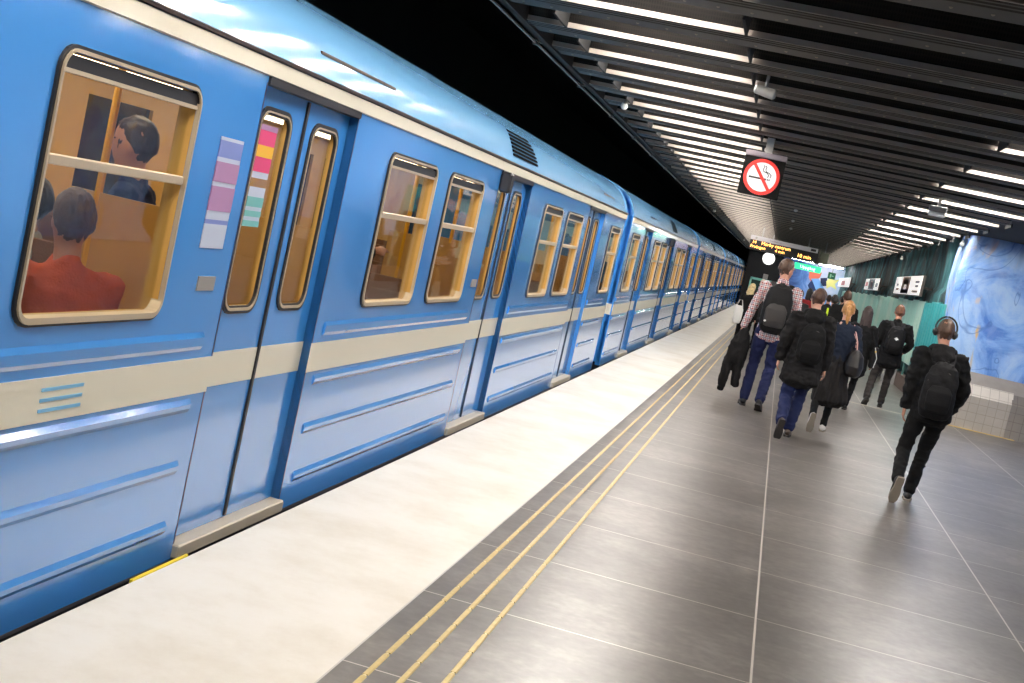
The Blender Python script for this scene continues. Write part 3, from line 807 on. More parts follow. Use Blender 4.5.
def wall_grid(mb, y0, y1, z0, z1, holes, xo, xi, mo=0, mi=1):
    ys = sorted({y0, y1} | {h[0] for h in holes} | {h[1] for h in holes}); zs = sorted({z0, z1} | {h[2] for h in holes} | {h[3] for h in holes})
    ny, nz = len(ys) - 1, len(zs) - 1
    def solid(i, j):
        if not (0 <= i < ny and 0 <= j < nz): return False
        cy, cz = (ys[i] + ys[i + 1]) / 2, (zs[j] + zs[j + 1]) / 2
        return not any(h[0] < cy < h[1] and h[2] < cz < h[3] for h in holes)
    for i in range(ny):
        for j in range(nz):
            if not solid(i, j): continue
            a, b_, c_, d = ys[i], ys[i + 1], zs[j], zs[j + 1]
            mb.add([(xo, a, c_), (xo, b_, c_), (xo, b_, d), (xo, a, d)], [(0, 1, 2, 3)], mo)
            mb.add([(xi, a, c_), (xi, b_, c_), (xi, b_, d), (xi, a, d)], [(3, 2, 1, 0)], mi)
            for (di, dj, p, q) in ((-1, 0, (a, c_), (a, d)), (1, 0, (b_, c_), (b_, d)), (0, -1, (a, c_), (b_, c_)), (0, 1, (a, d), (b_, d))):
                if not solid(i + di, j + dj):
                    mb.add([(xo, *p), (xi, *p), (xi, *q), (xo, *q)], [(0, 1, 2, 3)], mi if (0 <= i + di < ny and 0 <= j + dj < nz and not any(h[2] < 0.5 and h[0] - .01 < (ys[max(i + di, 0)] + ys[min(i + di + 1, ny)]) / 2 < h[1] + .01 for h in holes)) else mo)

def rrect(y0, y1, z0, z1, r, n=5):
    out = []
    for cy, cz, a0 in ((y1 - r, z0 + r, -PI / 2), (y1 - r, z1 - r, 0), (y0 + r, z1 - r, PI / 2), (y0 + r, z0 + r, PI)):
        for i in range(n + 1):
            a = a0 + PI / 2 * i / n; out.append((cy + r * math.cos(a), cz + r * math.sin(a)))
    return out
def ring(mb, outer, inner, x0, x1, mi=0):
    n = len(outer)
    vs = [(x1, *p) for p in outer] + [(x1, *p) for p in inner] + [(x0, *p) for p in outer] + [(x0, *p) for p in inner]
    fs = []
    for i in range(n):
        j = (i + 1) % n
        fs += [(i, j, n + j, n + i), (i, 2 * n + i, 2 * n + j, j), (n + i, n + j, 3 * n + j, 3 * n + i), (2 * n + i, 3 * n + i, 3 * n + j, 2 * n + j)]
    mb.add(vs, fs, mi)

# body cross-section of the roof, x relative to the side face (0 = face, negative inwards), z above platform
RP = [(0.0, 2.19), (-0.035, 2.29), (-0.11, 2.42), (-0.24, 2.53), (-0.42, 2.607), (-0.70, 2.672), (-1.05, 2.715), (-1.40, 2.725)]
RPF = RP + [(-2.8 - x, z) for x, z in RP[-2::-1]]

def make_car(first=False):
    car = empty('metro_car')
    def bld(mb, name, mats, parent=car, smooth=False):
        mb.v = [(x, y, z + ZB) for x, y, z in mb.v]
        return mb.build(name, mats, parent, smooth)
    f = HW
    # side wall
    holes = [(a + .012, c_ - .012, WZ0 + .012, WZ1 - .012) for a, c_ in WINS] + [(a, c_, -0.06, 2.085) for a, c_ in DOORS]
    b = MB(); wall_grid(b, 0, CL, -0.02, 2.19, holes, f, f - 0.07)
    spans = [(0.12, DOORS[0][0] - .14), (DOORS[0][1] + .14, DOORS[1][0] - .14), (DOORS[1][1] + .14, DOORS[2][0] - .14), (DOORS[2][1] + .14, CL - .5)]
    for (a, c_) in spans:
        for (z0, z1) in ((0.905, 0.975), (0.63, 0.682), (0.355, 0.408), (0.085, 0.138)):
            h = (z1 - z0)
            b.extrude([(f, z0 - .004), (f + .010, z0 + .014), (f + .012, z1 - .018), (f, z1 + .004)], a, c_, 'y', 0)
    bld(b, 'side_wall', [M_BLUE, M_INT])
    b = MB(); wall_grid(b, 0, CL, -0.02, 2.19, [(a, c_, WZ0, WZ1) for a, c_ in WINS], -f, -f + 0.07)
    bld(b, 'far_side_wall', [M_BLUE, M_INT])
    b = MB()
    for a, c_ in WINS: b.box(-f + .02, -f + .04, a - .01, c_ + .01, WZ0 - .01, WZ1 + .01)
    bld(b, 'far_window', M_GLD)
    # stripes
    b = MB(); prev = 0
    for (a, c_) in DOORS + [(CL, CL)]:
        b.box(f, f + .004, prev, a, 0.706, 0.865); prev = c_
    bld(b, 'waist_stripe', M_CREAM)
    b = MB(); b.extrude([(f, 2.098), (f + .014, 2.102), (f + .014, 2.166), (f, 2.170)], 0, CL, 'y'); bld(b, 'upper_stripe', M_CREAM)
    b = MB(); b.extrude([(f - .01, 2.170), (f + .022, 2.172), (f + .024, 2.184), (f + .004, 2.192), (f - .01, 2.192)], 0, CL, 'y'); bld(b, 'gutter', M_GUT)
    # roof
    b = MB(); prof = [(f + x, z) for x, z in RPF]
    # smooth the profile with a few extra points
    pp = []
    for i in range(len(prof) - 1):
        p0 = prof[max(i - 1, 0)]; p1 = prof[i]; p2 = prof[i + 1]; p3 = prof[min(i + 2, len(prof) - 1)]
        for k in range(4):
            t_ = k / 4
            pp.append(tuple(0.5 * (2 * p1[d] + (p2[d] - p0[d]) * t_ + (2 * p0[d] - 5 * p1[d] + 4 * p2[d] - p3[d]) * t_ ** 2 + (3 * p1[d] - p0[d] - 3 * p2[d] + p3[d]) * t_ ** 3) for d in (0, 1)))
    pp.append(prof[-1])
    b.extrude(pp, 0, CL, 'y', 0, seg=30)
    for yy in (0.0, CL - 0.08):
        out = [(x * 1.004, z + .006) for x, z in pp]
        b.extrude(out, yy, yy + .08, 'y')
    bld(b, 'roof', M_ROOF, smooth=True)
    # roof grille above middle door: slats following the curve
    gy0, gy1 = 10.35 - Yc0, 11.4 - Yc0
    b = MB()
    def rp(z):
        for (x0, z0), (x1, z1) in zip(pp, pp[1:]):
            if z0 <= z <= z1 and x0 > 0: return x0 + (x1 - x0) * (z - z0) / (z1 - z0)
        return f
    for k in range(7):
        z = 2.245 + k * 0.030
        x = rp(z); x2 = rp(z + .017)
        sh = 0.15 * (k / 6) ** 2
        b.add([(x + .012, gy0 + sh * .2, z), (x + .012, gy1 - sh, z), (x2 + .012, gy1 - sh - .01, z + .017), (x2 + .012, gy0 + sh * .2, z + .017),
               (x - .02, gy0 + sh * .2, z), (x - .02, gy1 - sh, z), (x2 - .02, gy1 - sh - .01, z + .017), (x2 - .02, gy0 + sh * .2, z + .017)],
              [(0, 1, 2, 3), (0, 4, 5, 1), (1, 5, 6, 2), (2, 6, 7, 3), (3, 7, 4, 0), (7, 6, 5, 4)])
    bld(b, 'roof_grille', mat('grille_black', (0.003, 0.003, 0.004, 1), 0.9, spec=0.05))
    for (a, c_) in ((5.9 - Yc0, 7.1 - Yc0), (15.9 - Yc0, 16.9 - Yc0)):
        b = MB(); x = rp(2.30)
        b.extrude([(x + .008, 2.296), (x + .006, 2.310), (x - .02, 2.310), (x - .02, 2.296)], a, c_, 'y'); bld(b, 'roof_slot', M_GUT)
    # ends
    for yy in (0.0, CL - .05):
        b = MB(); prof = [(f - .02, -0.02), (f - .02, 2.19)] + [(x * .985, z - .01) for x, z in pp] + [(-f + .02, 2.19), (-f + .02, -0.02)]
        b.extrude(prof, yy, yy + .05, 'y'); b.box(-f + .03, f - .02, yy - .004, yy + .054, 0.706, 0.865, 1); bld(b, 'end_wall', [M_BLUE, M_CREAM])
    # floor, under frame
    b = MB(); b.box(-f + .07, f - .075, 0.05, CL - .05, -0.02, 0.0); bld(b, 'cabin_floor', M_INTF)
    b = MB(); b.box(-f + .05, f - .03, 0.1, CL - .1, -0.42, -0.02, 0); b.box(f - .05, f - .01, 0.1, CL - .1, -0.16, -0.02, 0)
    b.box(f - .045, f + .002, 0.1, CL - .1, -0.075, -0.062, 1)
    bld(b, 'underframe', [M_UND, M_UNDL])
    for yb in (2.3, CL - 2.3):
        b = MB(); b.box(-1.0, 1.0, yb - 1.3, yb + 1.3, -0.72, -0.5, bev=.03); bld(b, 'bogie_frame', M_UND)
        for dy in (-0.95, 0.95):
            b = MB()
            for sx in (-0.72, 0.72): b.loft([(sx - .06, yb + dy, -0.66), (sx + .06, yb + dy, -0.66)], [(.40, .40)] * 2, ref=(0, 1, 0), n=28, cap=0.02)
            b.loft([(-.8, yb + dy, -0.66), (.8, yb + dy, -0.66)], [(.07, .07)] * 2, ref=(0, 1, 0))
            bld(b, 'wheel_set', M_STEEL)
    # ceiling + lamps inside
    b = MB(); b.box(-f + .07, f - .075, 0.05, CL - .05, 2.12, 2.14); bld(b, 'cabin_ceiling', M_INTC)
    for sx in (-0.6, 0.6):
        b = MB(); b.box(sx - .06, sx + .06, 0.3, CL - .3, 2.095, 2.12); bld(b, 'cabin_lamp', M_ILAMP)
    # windows
    for k, (a, c_) in enumerate(WINS):
        b = MB()
        ring(b, rrect(a - .014, c_ + .014, WZ0 - .014, WZ1 + .014, .085), rrect(a + .008, c_ - .008, WZ0 + .008, WZ1 - .008, .07), f - .01, f + .010, 1)
        ring(b, rrect(a + .0, c_ - .0, WZ0 - .004, WZ1 + .002, .075), rrect(a + .010, c_ - .010, WZ0 + .018, WZ1 - .010, .06), f - .03, f + .018, 0)
        b.box(f - .03, f + .012, a + .02, c_ - .02, 1.578, 1.612, 0, bev=.004)
        b.box(f - .03, f + .010, a + .02, c_ - .02, 1.872, 1.886, 0)
        b.box(f - .03, f + .004, a + .02, c_ - .02, 1.886, WZ1 - .02, 1)
        fr = bld(b, 'window_frame', [M_ALU, M_RUB])
        b = MB(); b.box(f - .028, f - .022, a + .01, c_ - .01, WZ0 + .01, WZ1 - .02); bld(b, 'pane', M_GL, fr)
    # doors
    for k, (a, c_) in enumerate(DOORS):
        mid = (a + c_) / 2; q = f - .045
        for s, (l0, l1) in enumerate(((a + .005, mid - .006), (mid + .006, c_ - .005))):
            wc = (l0 + l1) / 2 + (-.035 if s == 0 else -0.01); w0, w1 = wc - .175, wc + .175
            b = MB(); wall_grid(b, l0, l1, 0.01, 2.065, [(w0 + .012, w1 - .012, WZ0 + .012, 1.95)], q, q - .03, 0, 2)
            b.box(q, q + .003, l0, l1, 0.706, 0.865, 1)
            ring(b, rrect(w0 - .02, w1 + .02, WZ0 - .02, 1.982, .09), rrect(w0 + .016, w1 - .016, WZ0 + .016, 1.946, .06), q - .005, q + .008, 3)
            ring(b, rrect(w0 - .002, w1 + .002, WZ0 - .006, 1.964, .08), rrect(w0 + .004, w1 - .004, WZ0 + .008, 1.956, .075), q - .005, q + .012, 4)
            dl = bld(b, 'door_leaf', [M_BLUE, M_CREAM, M_INT, M_RUB, M_ALU])
            b = MB(); b.box(q - .02, q - .014, w0 + .01, w1 - .01, WZ0 + .01, 1.952); bld(b, 'pane', M_GL, dl)
            b = MB(); e0 = mid - .012 if s == 0 else mid
            b.box(q - .02, q + .010, e0, e0 + .012, 0.02, 2.06); bld(b, 'gasket', M_RUB, dl)
        b = MB(); b.box(f - .07, f + .012, a, c_, 2.066, 2.099); bld(b, 'door_header', M_RUB)
        b = MB(); b.box(f - .07, f + .030, a - .01, c_ + .01, -0.055, 0.008, bev=.006); bld(b, 'door_sill', M_SILL)
        b = MB(); b.box(f - .07, f + .001, c_, c_ + .012, 0.01, 2.07); bld(b, 'door_jamb', M_JAMB)
        b = MB(); b.box(f - .07, f + .001, a - .012, a, 0.01, 2.07); bld(b, 'door_jamb', M_JAMB)
    # observation box beside middle door
    b = MB(); b.box(f, f + .09, DOORS[1][0] - .02, DOORS[1][0] + .10, 1.93, 2.09, bev=.015); bld(b, 'door_camera', M_RUB)
    # small plates
    for y0 in (DOORS[0][0] - .30, DOORS[1][0] - .22):
        b = MB(); b.box(f, f + .006, y0, y0 + .16, 1.16, 1.22); bld(b, 'door_button', M_GREYP)
    # seats
    for sx in (-1, 1):
        for (yb, dr) in ((0.45, 1), (2.05, -1), (4.0, 1), (5.22, -1), (5.34, 1), (6.72, -1), (8.5, 1), (9.98, -1), (10.2, 1), (11.6, -1), (13.35, 1), (14.65, -1)):
            x0, x1 = (0.36, 1.30) if sx > 0 else (-1.30, -0.36)
            b = MB(); b.box(x0, x1, min(yb, yb + dr * .46), max(yb, yb + dr * .46), 0.36, 0.46, 0, bev=.02)
            b.extrude([(yb, 0.42), (yb - dr * .08, 1.17), (yb - dr * .02, 1.17), (yb + dr * .08, 0.42)], x0, x1, 'x', 0)
            b.box(x0 + .1, x1 - .1, min(yb, yb + dr * .3), max(yb, yb + dr * .3), 0.0, 0.36, 1)
            bld(b, 'seat', [M_SEAT, M_SEATS])
    for (yy, xx) in ((DOORS[0][0] - .05, .75), (DOORS[0][1] + .12, .75), (DOORS[1][0] - .05, .75), (DOORS[1][1] + .12, .75), (DOORS[2][0] - .05, .75), (DOORS[2][1] + .1, .75)):
        b = MB(); b.tube([(xx, yy, 0), (xx, yy, 2.12)], .018); bld(b, 'grab_pole', M_POLE)
        b = MB(); b.box(.62, 1.30, yy - .012, yy + .012, 0.1, 1.45); bld(b, 'draught_screen', M_INT)
    if first:
        b = MB()
        for z in (.748, .785, .822): b.box(f + .004, f + .006, 0.95, 1.25, z - .007, z + .007)
        bld(b, 'side_lettering', mat('lettering_blue', srgb(120, 185, 225), .4))
    return car

car1 = make_car()
labs = {-1: 'blue metro car ahead of the nearest visible car', 0: 'nearest blue metro car with passengers behind its big windows',
        1: 'second blue metro car, coupled behind the nearest one', 2: 'third blue metro car from the camera', 3: 'fourth blue metro car from the camera',
        4: 'last and farthest blue metro car of the train'}
cars = {}
for i in (0, 1, 2, 3, 4):
    c = car1 if i == 0 else copy_tree(car1)
    c.location = (XT - HW, Yc0 + i * PITCH, -ZB); tag(c, labs[i], 'metro car', 'cars of the blue train'); cars[i] = c
    if i:
        t = empty('gangway', (XT - HW, Yc0 + i * PITCH, 0), 0, 'dark gangway bellows joining the %s and %s blue metro cars' % (ORD[i - 1], ORD[i]), 'gangway', 'gangways of the train')
        b = MB()
        for k in range(12):
            b.box(-.95, .95, -.82 + k * .067, -.79 + k * .067, -0.05, 2.1); b.box(-.9, .9, -.79 + k * .067, -.753 + k * .067, 0.0, 2.05)
        b.build('bellows', M_RUB, t)
        b = MB(); b.box(-.1, .1, -.82, -.01, -.5, -.35); b.build('coupling', M_STEEL, t)
# extra bits only on the nearest car
f = HW
def on_car(mb, name, m):
    mb.v = [(x, y - Yc0, z + ZB) for x, y, z in mb.v]; return mb.build(name, m, car1)
b = MB()
for z in (.748, .785, .822): b.box(f + .004, f + .0065, 3.95, 4.22, z - .006, z + .006)
on_car(b, 'side_lettering', mat('lettering_blue', srgb(120, 185, 225), .4))
def sticker(y0, y1, z0, z1, cols, name, x=f + .002):
    b = MB(); n = len(cols)
    for k, (zz0, zz1, ci) in enumerate(cols): b.box(x, x + .003 + .0004 * ci, y0, y1, z0 + (z1 - z0) * zz0, z0 + (z1 - z0) * zz1, ci)
    return on_car(b, name, STM)
STM = [mat('sticker_white', srgb(196, 206, 226), .4), mat('sticker_lilac', srgb(132, 148, 212), .4), mat('sticker_pink', srgb(226, 74, 128), .4),
       mat('sticker_yellow', srgb(250, 196, 60), .4), mat('sticker_teal', srgb(120, 190, 190), .4), mat('sticker_salmon', srgb(178, 136, 178), .4)]
s_ = sticker(4.93, 5.15, 1.34, 1.80, [(0, .22, 0), (.22, .26, 1), (.26, .34, 0), (.34, .38, 5), (.38, .56, 5), (.56, .60, 0), (.60, .78, 5), (.78, .82, 0), (.82, .97, 1), (.97, 1.0, 0)], 'sticker_ghost')  # stands for a ghost image of the door stickers on the car side
s_['label'] = 'lilac and pink ghost image of stickers with white lines'
s_ = sticker(5.40, 5.62, 1.66, 1.90, [(0, .12, 0), (.12, .4, 2), (.4, .62, 3), (.62, .9, 2), (.9, 1, 5)], 'door_sticker', f - .06)
s_['label'] = 'pink and yellow sticker behind the door glass'
s_ = sticker(5.44, 5.62, 1.44, 1.62, [(0, .15, 4), (.15, .25, 0), (.25, .4, 4), (.4, .5, 0), (.5, .75, 4), (.75, 1, 0)], 'door_sticker', f - .06)
s_['label'] = 'teal and white sticker behind the door glass'
# ------------------------------------------------------------------ people
def skinmat(n, c): return mat(n, c, 0.55, var=0.05, vscale=20)
SK_A = skinmat('skin_light', srgb(190, 136, 112)); SK_B = skinmat('skin_fair', srgb(204, 154, 130)); SK_C = skinmat('skin_tan', srgb(178, 124, 96))
def cloth(n, c, b=0.35, rough=0.85): return mat(n, c, rough, var=0.12, vscale=9, bump=b, bscale=90, spec=0.25)
K_BLACK = cloth('cloth_black', srgb(15, 15, 16)); K_BLACK2 = cloth('cloth_soft_black', srgb(22, 21, 22)); K_CHAR = cloth('cloth_charcoal', srgb(44, 42, 44))
K_NAVY = cloth('trousers_navy', srgb(28, 34, 70)); K_JEAN = cloth('jeans_blue', srgb(28, 36, 72)); K_NAVYT = cloth('top_navy', srgb(26, 34, 50))
K_GREY = cloth('trousers_grey', srgb(54, 50, 48)); K_LEG = cloth('leggings_black', srgb(17, 17, 19))
K_SHOE = mat('shoe_black', srgb(26, 24, 24), 0.5); K_SHOEW = mat('shoe_white', srgb(228, 222, 218), 0.6); K_SHOEB = mat('shoe_brown', srgb(76, 62, 54), 0.5)
K_SOLE = mat('sole_grey', srgb(150, 140, 126), 0.7); K_SOLED = mat('sole_dark', srgb(52, 48, 46), 0.7); K_SOLEW = mat('sole_white', srgb(225, 220, 215), 0.6)
def hairmat(n, c): return mat(n, c, 0.45, var=0.35, vscale=26, bump=0.5, bscale=130)
H_BROWN = hairmat('hair_brown', srgb(74, 48, 34)); H_DBROWN = hairmat('hair_dark_brown', srgb(46, 30, 26)); H_BLOND = hairmat('hair_blond', srgb(186, 134, 78))
H_SHORT = hairmat('hair_short_brown', srgb(74, 52, 38)); H_BLACK = hairmat('hair_black', srgb(24, 18, 18)); H_PALE = hairmat('hair_pale', srgb(214, 190, 140)); H_REDD = hairmat('hair_reddish', srgb(110, 70, 46))
# checked shirt
g = NG('shirt_checked')
P_ = 0.052
def band(c, off, w): return g.line(c, off, P_, w)
red = g.math('MAXIMUM', band(g.z, 0.0, 0.017), g.math('MAXIMUM', band(g.x, 0.0, 0.015), band(g.y, 0.0, 0.013)))
nav = g.math('MAXIMUM', band(g.z, 0.026, 0.010), g.math('MAXIMUM', band(g.x, 0.026, 0.010), band(g.y, 0.026, 0.008)))
both = g.math('MULTIPLY', band(g.z, 0.0, 0.017), band(g.x, 0.0, 0.015))
c_ = g.mix(g.math('MULTIPLY', red, 0.5), srgb(232, 226, 222), srgb(176, 60, 56)); c_ = g.mix(g.math('MULTIPLY', nav, 0.62), c_, srgb(40, 48, 88)); c_ = g.mix(both, c_, srgb(150, 30, 34))
g.link(c_, g.b.inputs['Base Color']); g.b.inputs['Roughness'].default_value = 0.85
K_CHECK = g.m

def ik(a, c, l1, l2, pole):
    a, c = Vector(a), Vector(c); d = c - a; L = min(d.length, l1 + l2 - 1e-3)
    dn = d.normalized(); x = (l1 * l1 - l2 * l2 + L * L) / (2 * L); h = math.sqrt(max(l1 * l1 - x * x, 0))
    p = Vector(pole); p = (p - dn * p.dot(dn)).normalized()
    return a + dn * x + p * h, a + dn * L

def person(name_loc, rz, H, label, pose, look, vox=0.012, group=None, seated=False):
    """look: dict of materials and garment types; pose: joints. Figure faces +y locally."""
    s = H / 1.75
    root = empty('person', name_loc, rz, label, 'person', group)
    pel = Vector(pose.get('pel', (0, 0, .94))); lean = pose.get('lean', 0.02); side = pose.get('side', 0.0)
    def up(x, y, z):   # torso point, z above the pelvis
        return Vector((pel.x + x + side * z, pel.y + y + lean * z * 1.0, pel.z + z))
    fw = look.get('female', False)
    sh_w = 0.165 if fw else 0.185
    shL, shR = up(-sh_w, 0, .475), up(sh_w, 0, .475)
    A = {}
    for sgn, key, sh in ((-1, 'L', shL), (1, 'R', shR)):
        wr = Vector(pose.get('wr' + key, (pel.x + sgn * .25, pel.y + .03, pel.z - .07)))
        el, wr = ik(sh, wr, .29, .255, pose.get('pole' + key, (sgn * .35, -1, 0)))
        A[key] = (sh, el, wr)
    Lg = {}
    for sgn, key in ((-1, 'L'), (1, 'R')):
        hp = Vector((pel.x + sgn * .088, pel.y, pel.z - .03))
        an, pit, yw = pose.get('an' + key, ((sgn * .10, 0, .085), 0, sgn * -0.12))
        kn, an = ik(hp, an, .435, .43, pose.get('kp' + key, (sgn * .05, 1, 0)))
        Lg[key] = (hp, kn, an, pit, yw)
    S = Matrix.Scale(s, 4)
    # ---------- body
    b = MB()
    torso = [(up(0, 0, -.08), (.13, .09)), (up(0, 0, 0), (.155, .105)), (up(0, 0, .12), (.125, .09)), (up(0, .01, .30), (.15, .105)), (up(0, .005, .42), (.165, .09)), (up(0, 0, .485), (.10, .07)), (up(0, .005, .54), (.055, .055)), (up(0, .02, .60), (.052, .055))]
    b.loft([p for p, r in torso], [r for p, r in torso])
    hc = up(0, .035 + lean * .1, .70) + Vector(pose.get('headoff', (0, 0, 0)))
    hy, ht, hr = pose.get('head', (0, 0, 0))       # yaw, nod, roll
    HM = Matrix.Rotation(hy, 3, 'Z') @ Matrix.Rotation(-ht, 3, 'X') @ Matrix.Rotation(hr, 3, 'Y')
    def hd(x, y, z): return hc + HM @ Vector((x, y, z))
    b.loft([up(0, .02, .58), up(0, .02, .62), hd(0, -.01, -.05)], [(.052, .055), (.05, .055), (.05, .06)])
    hs = [(-.115, .026, .030, .050), (-.095, .045, .058, .030), (-.055, .062, .080, .012), (0, .073, .094, 0), (.05, .072, .095, -.004), (.085, .059, .080, -.007), (.108, .035, .048, -.007), (.117, .012, .018, -.007)]
    b.loft([hd(0, y, z) for z, rx, ry, y in hs], [(rx, ry) for z, rx, ry, y in hs], ref=tuple(HM @ Vector((1, 0, 0))), n=18)
    b.loft([hd(0, .088, .012), hd(0, .100, -.018), hd(0, .104, -.034)], [.008, .012, .015])
    b.ell(hd(0, .082, -.066), (.022, .010, .008), 10, 6); b.ell(hd(0, .080, .028), (.045, .012, .010), 10, 6)
    for sg in (-1, 1):
        b.ell(hd(sg * .076, -.004, -.015), (.010, .019, .031), 10, 8, M=HM)
    for key, sg in (('L', -1), ('R', 1)):
        sh, el, wr = A[key]
        b.loft([sh + Vector((-sg * .035, 0, -.035)), sh.lerp(el, .22), sh.lerp(el, .5), el, el.lerp(wr, .4), wr], [.040, .036, .036, .033, .034, .026])
        d = (wr - el).normalized()
        # hand: palm, four fingers, thumb leaving the side
        inw = Vector((-sg, 0, 0)); fwd = Vector((0, 1, 0)); fwd = (fwd - d * fwd.dot(d)).normalized(); inw = d.cross(fwd) * (1 if d.cross(fwd).dot(inw) > 0 else -1)
        pc = wr + d * .05
        b.loft([wr, wr + d * .03, wr + d * .08], [(.026, .018), (.038, .017), (.040, .014)], ref=tuple(fwd), n=12)
        curl = pose.get('curl' + key, .5)
        for q, (off, ln, rr) in enumerate(((.029, .068, .0088), (.010, .076, .0090), (-.010, .071, .0086), (-.028, .055, .0078))):
            p0 = wr + d * .072 + fwd * off; p1 = p0 + (d * math.cos(curl * .5) + inw * math.sin(curl * .5)) * ln * .45
            p2 = p1 + (d * math.cos(curl * 1.3) + inw * math.sin(curl * 1.3)) * ln * .33; p3 = p2 + (d * math.cos(curl * 2.1) + inw * math.sin(curl * 2.1)) * ln * .25
            b.loft([p0, p1, p2, p3], [rr, rr, rr * .93, rr * .8], n=8)
        t0 = wr + d * .022 + fwd * .026; t1 = t0 + (d * .7 + fwd * .7 + inw * .25).normalized() * .034; t2 = t1 + (d * .95 + fwd * .2 + inw * .3).normalized() * .030
        b.loft([t0, t1, t2], [.0115, .0105, .0085], n=8)
    for key in 'LR':
        hp, kn, an, pit, yw = Lg[key]
        b.loft([hp, hp.lerp(kn, .5), kn, kn.lerp(an, .35), an], [.075, .062, .048, .048, .032])
    b.xf(S)
    body = remesh(b, 'body', max(vox * .55, .0055) if vox < .015 else vox * .8, look['skin'], root, smooth=2)
    if look.get('eyes', True):
        b = MB()
        for sg in (-1, 1): b.ell(hd(sg * .031, .0800, .010), (.009, .006, .005), 10, 6)
        b.xf(S); b.build('eyes', EYE, root, True)
    # ---------- trousers
    tr = look.get('legs', K_BLACK); tw = look.get('legw', 1.0)
    b = MB()
    b.loft([up(0, 0, -.09), up(0, -.005, 0), up(0, 0, .08)], [(.145, .10), (.168, .122), (.15, .11)])
    for key in 'LR':
        hp, kn, an, pit, yw = Lg[key]
        b.loft([hp + Vector((0, 0, .02)), hp.lerp(kn, .3), hp.lerp(kn, .7), kn, kn.lerp(an, .4), kn.lerp(an, .85), an + (an - kn).normalized() * .005],
               [(.092, .105), (.088 * tw, .096 * tw), (.075 * tw, .08 * tw), (.065 * tw, .068 * tw), (.062 * tw, .068 * tw), (.056 * tw, .062 * tw), (.057 * tw, .064 * tw)])
    b.xf(S); remesh(b, 'trousers', vox, tr, root, smooth=2, amp=.010 * (0.5 if tw < .9 else 1), freq=(7, 7, 11), seed=H * 7)
    # ---------- shoes
    for key, sg in (('L', -1), ('R', 1)):
        hp, kn, an, pit, yw = Lg[key]
        R_ = Matrix.Rotation(yw, 3, 'Z') @ Matrix.Rotation(-pit, 3, 'X')
        def ft(x, y, z): return an + R_ @ Vector((x, y, z))
        ref = tuple(R_ @ Vector((1, 0, 0)))
        b = MB()
        b.loft([ft(0, -.060, -.045), ft(0, -.03, -.032), ft(0, .03, -.035), ft(0, .09, -.047), ft(0, .15, -.055), ft(0, .195, -.060)],
               [(.030, .028), (.038, .042), (.040, .040), (.044, .030), (.044, .022), (.028, .014)], ref=ref)
        b.loft([ft(0, -.008, -.04), ft(0, -.008, .02)], [(.038, .048), (.036, .042)], ref=ref)
        b.xf(S); sh_ = remesh(b, 'shoe', min(vox, .009), look.get('shoe', K_SHOE), root, smooth=1)
        b = MB(); pts = [(-.028, -.088), (.028, -.088), (.036, -.05), (.034, .02), (.046, .09), (.042, .16), (.022, .205), (-.022, .205), (-.042, .16), (-.046, .09), (-.034, .02), (-.036, -.05)]
        b.extrude(pts, -.087, -.066, 'z'); b.v = [tuple(an + R_ @ Vector(p)) for p in b.v]; b.xf(S)
        b.build('sole', look.get('sole', K_SOLED), sh_)
    # ---------- top
    kind = look.get('top', 'jacket'); tm = look['topm']; th = look.get('thick', .02); hem = look.get('hem', -.10); fl = look.get('flare', 0.0)
    b = MB()
    prof = []
    hz = hem
    prof.append((up(0, 0, hz), (.165 + th * .8 + fl, .118 + th + fl * .8)))
    if hz < -.25: prof.append((up(0, 0, -.15), (.168 + th + fl * .5, .120 + th + fl * .4)))
    prof += [(up(0, 0, 0), (.165 + th + fl * .2, .112 + th)), (up(0, 0, .12), (.142 + th, .10 + th)), (up(0, .005, .30), (.160 + th, .112 + th)),
             (up(0, .0, .40), (.180 + th * .9, .108 + th)), (up(0, 0, .455), (.160 + th * .7, .090 + th * .8)), (up(0, 0, .495), (.105 + th * .5, .072 + th * .7)), (up(0, .004, .525), (.066 + th * .3, .062 + th * .4)), (up(0, .01, .548), (.060 + th * .3, .060 + th * .3))]
    if fw: prof = [(p, (r[0] * .91, r[1] * .95)) for p, r in prof]
    b.loft([p for p, r in prof], [r for p, r in prof], n=20)
    for key, sg in (('L', -1), ('R', 1)):
        sh, el, wr = A[key]; k = look.get('sleeve', 1.0)
        tip = wr + (wr - el).normalized() * (-.005)
        b.loft([sh + Vector((-sg * .06, 0, -.02)), sh + Vector((sg * .0, 0, -.005)), sh.lerp(el, .45), el, el.lerp(wr, .5), tip],
               [(.07 + th * .5, .075 + th * .5), (.060 + th * .8, .064 + th * .8), (.050 + th * .8, .052 + th * .8), (.045 + th * .8, .047 + th * .8), (.041 + th * .7, .042 + th * .7), (.034 + th * .6, .034 + th * .6)])
    if look.get('collar'):
        b.loft([up(0, .01, .52), up(0, .012, .575)], [(.068, .068), (.062, .064)])
    for sg, sh in ((-1, shL), (1, shR)): b.ell(sh + Vector((-sg * .012, 0, -.012)), (.066 + th * .35, .068 + th * .4, .064 + th * .2), 16, 10)
    b.xf(S); nm = {'jacket': 'jacket', 'coat': 'coat', 'shirt': 'shirt', 'hoodie': 'hoodie', 'sweater': 'sweater'}[kind]
    remesh(b, nm, vox, tm, root, smooth=2, amp=look.get('fold', .011), freq=(8, 8, 10), seed=H * 3)
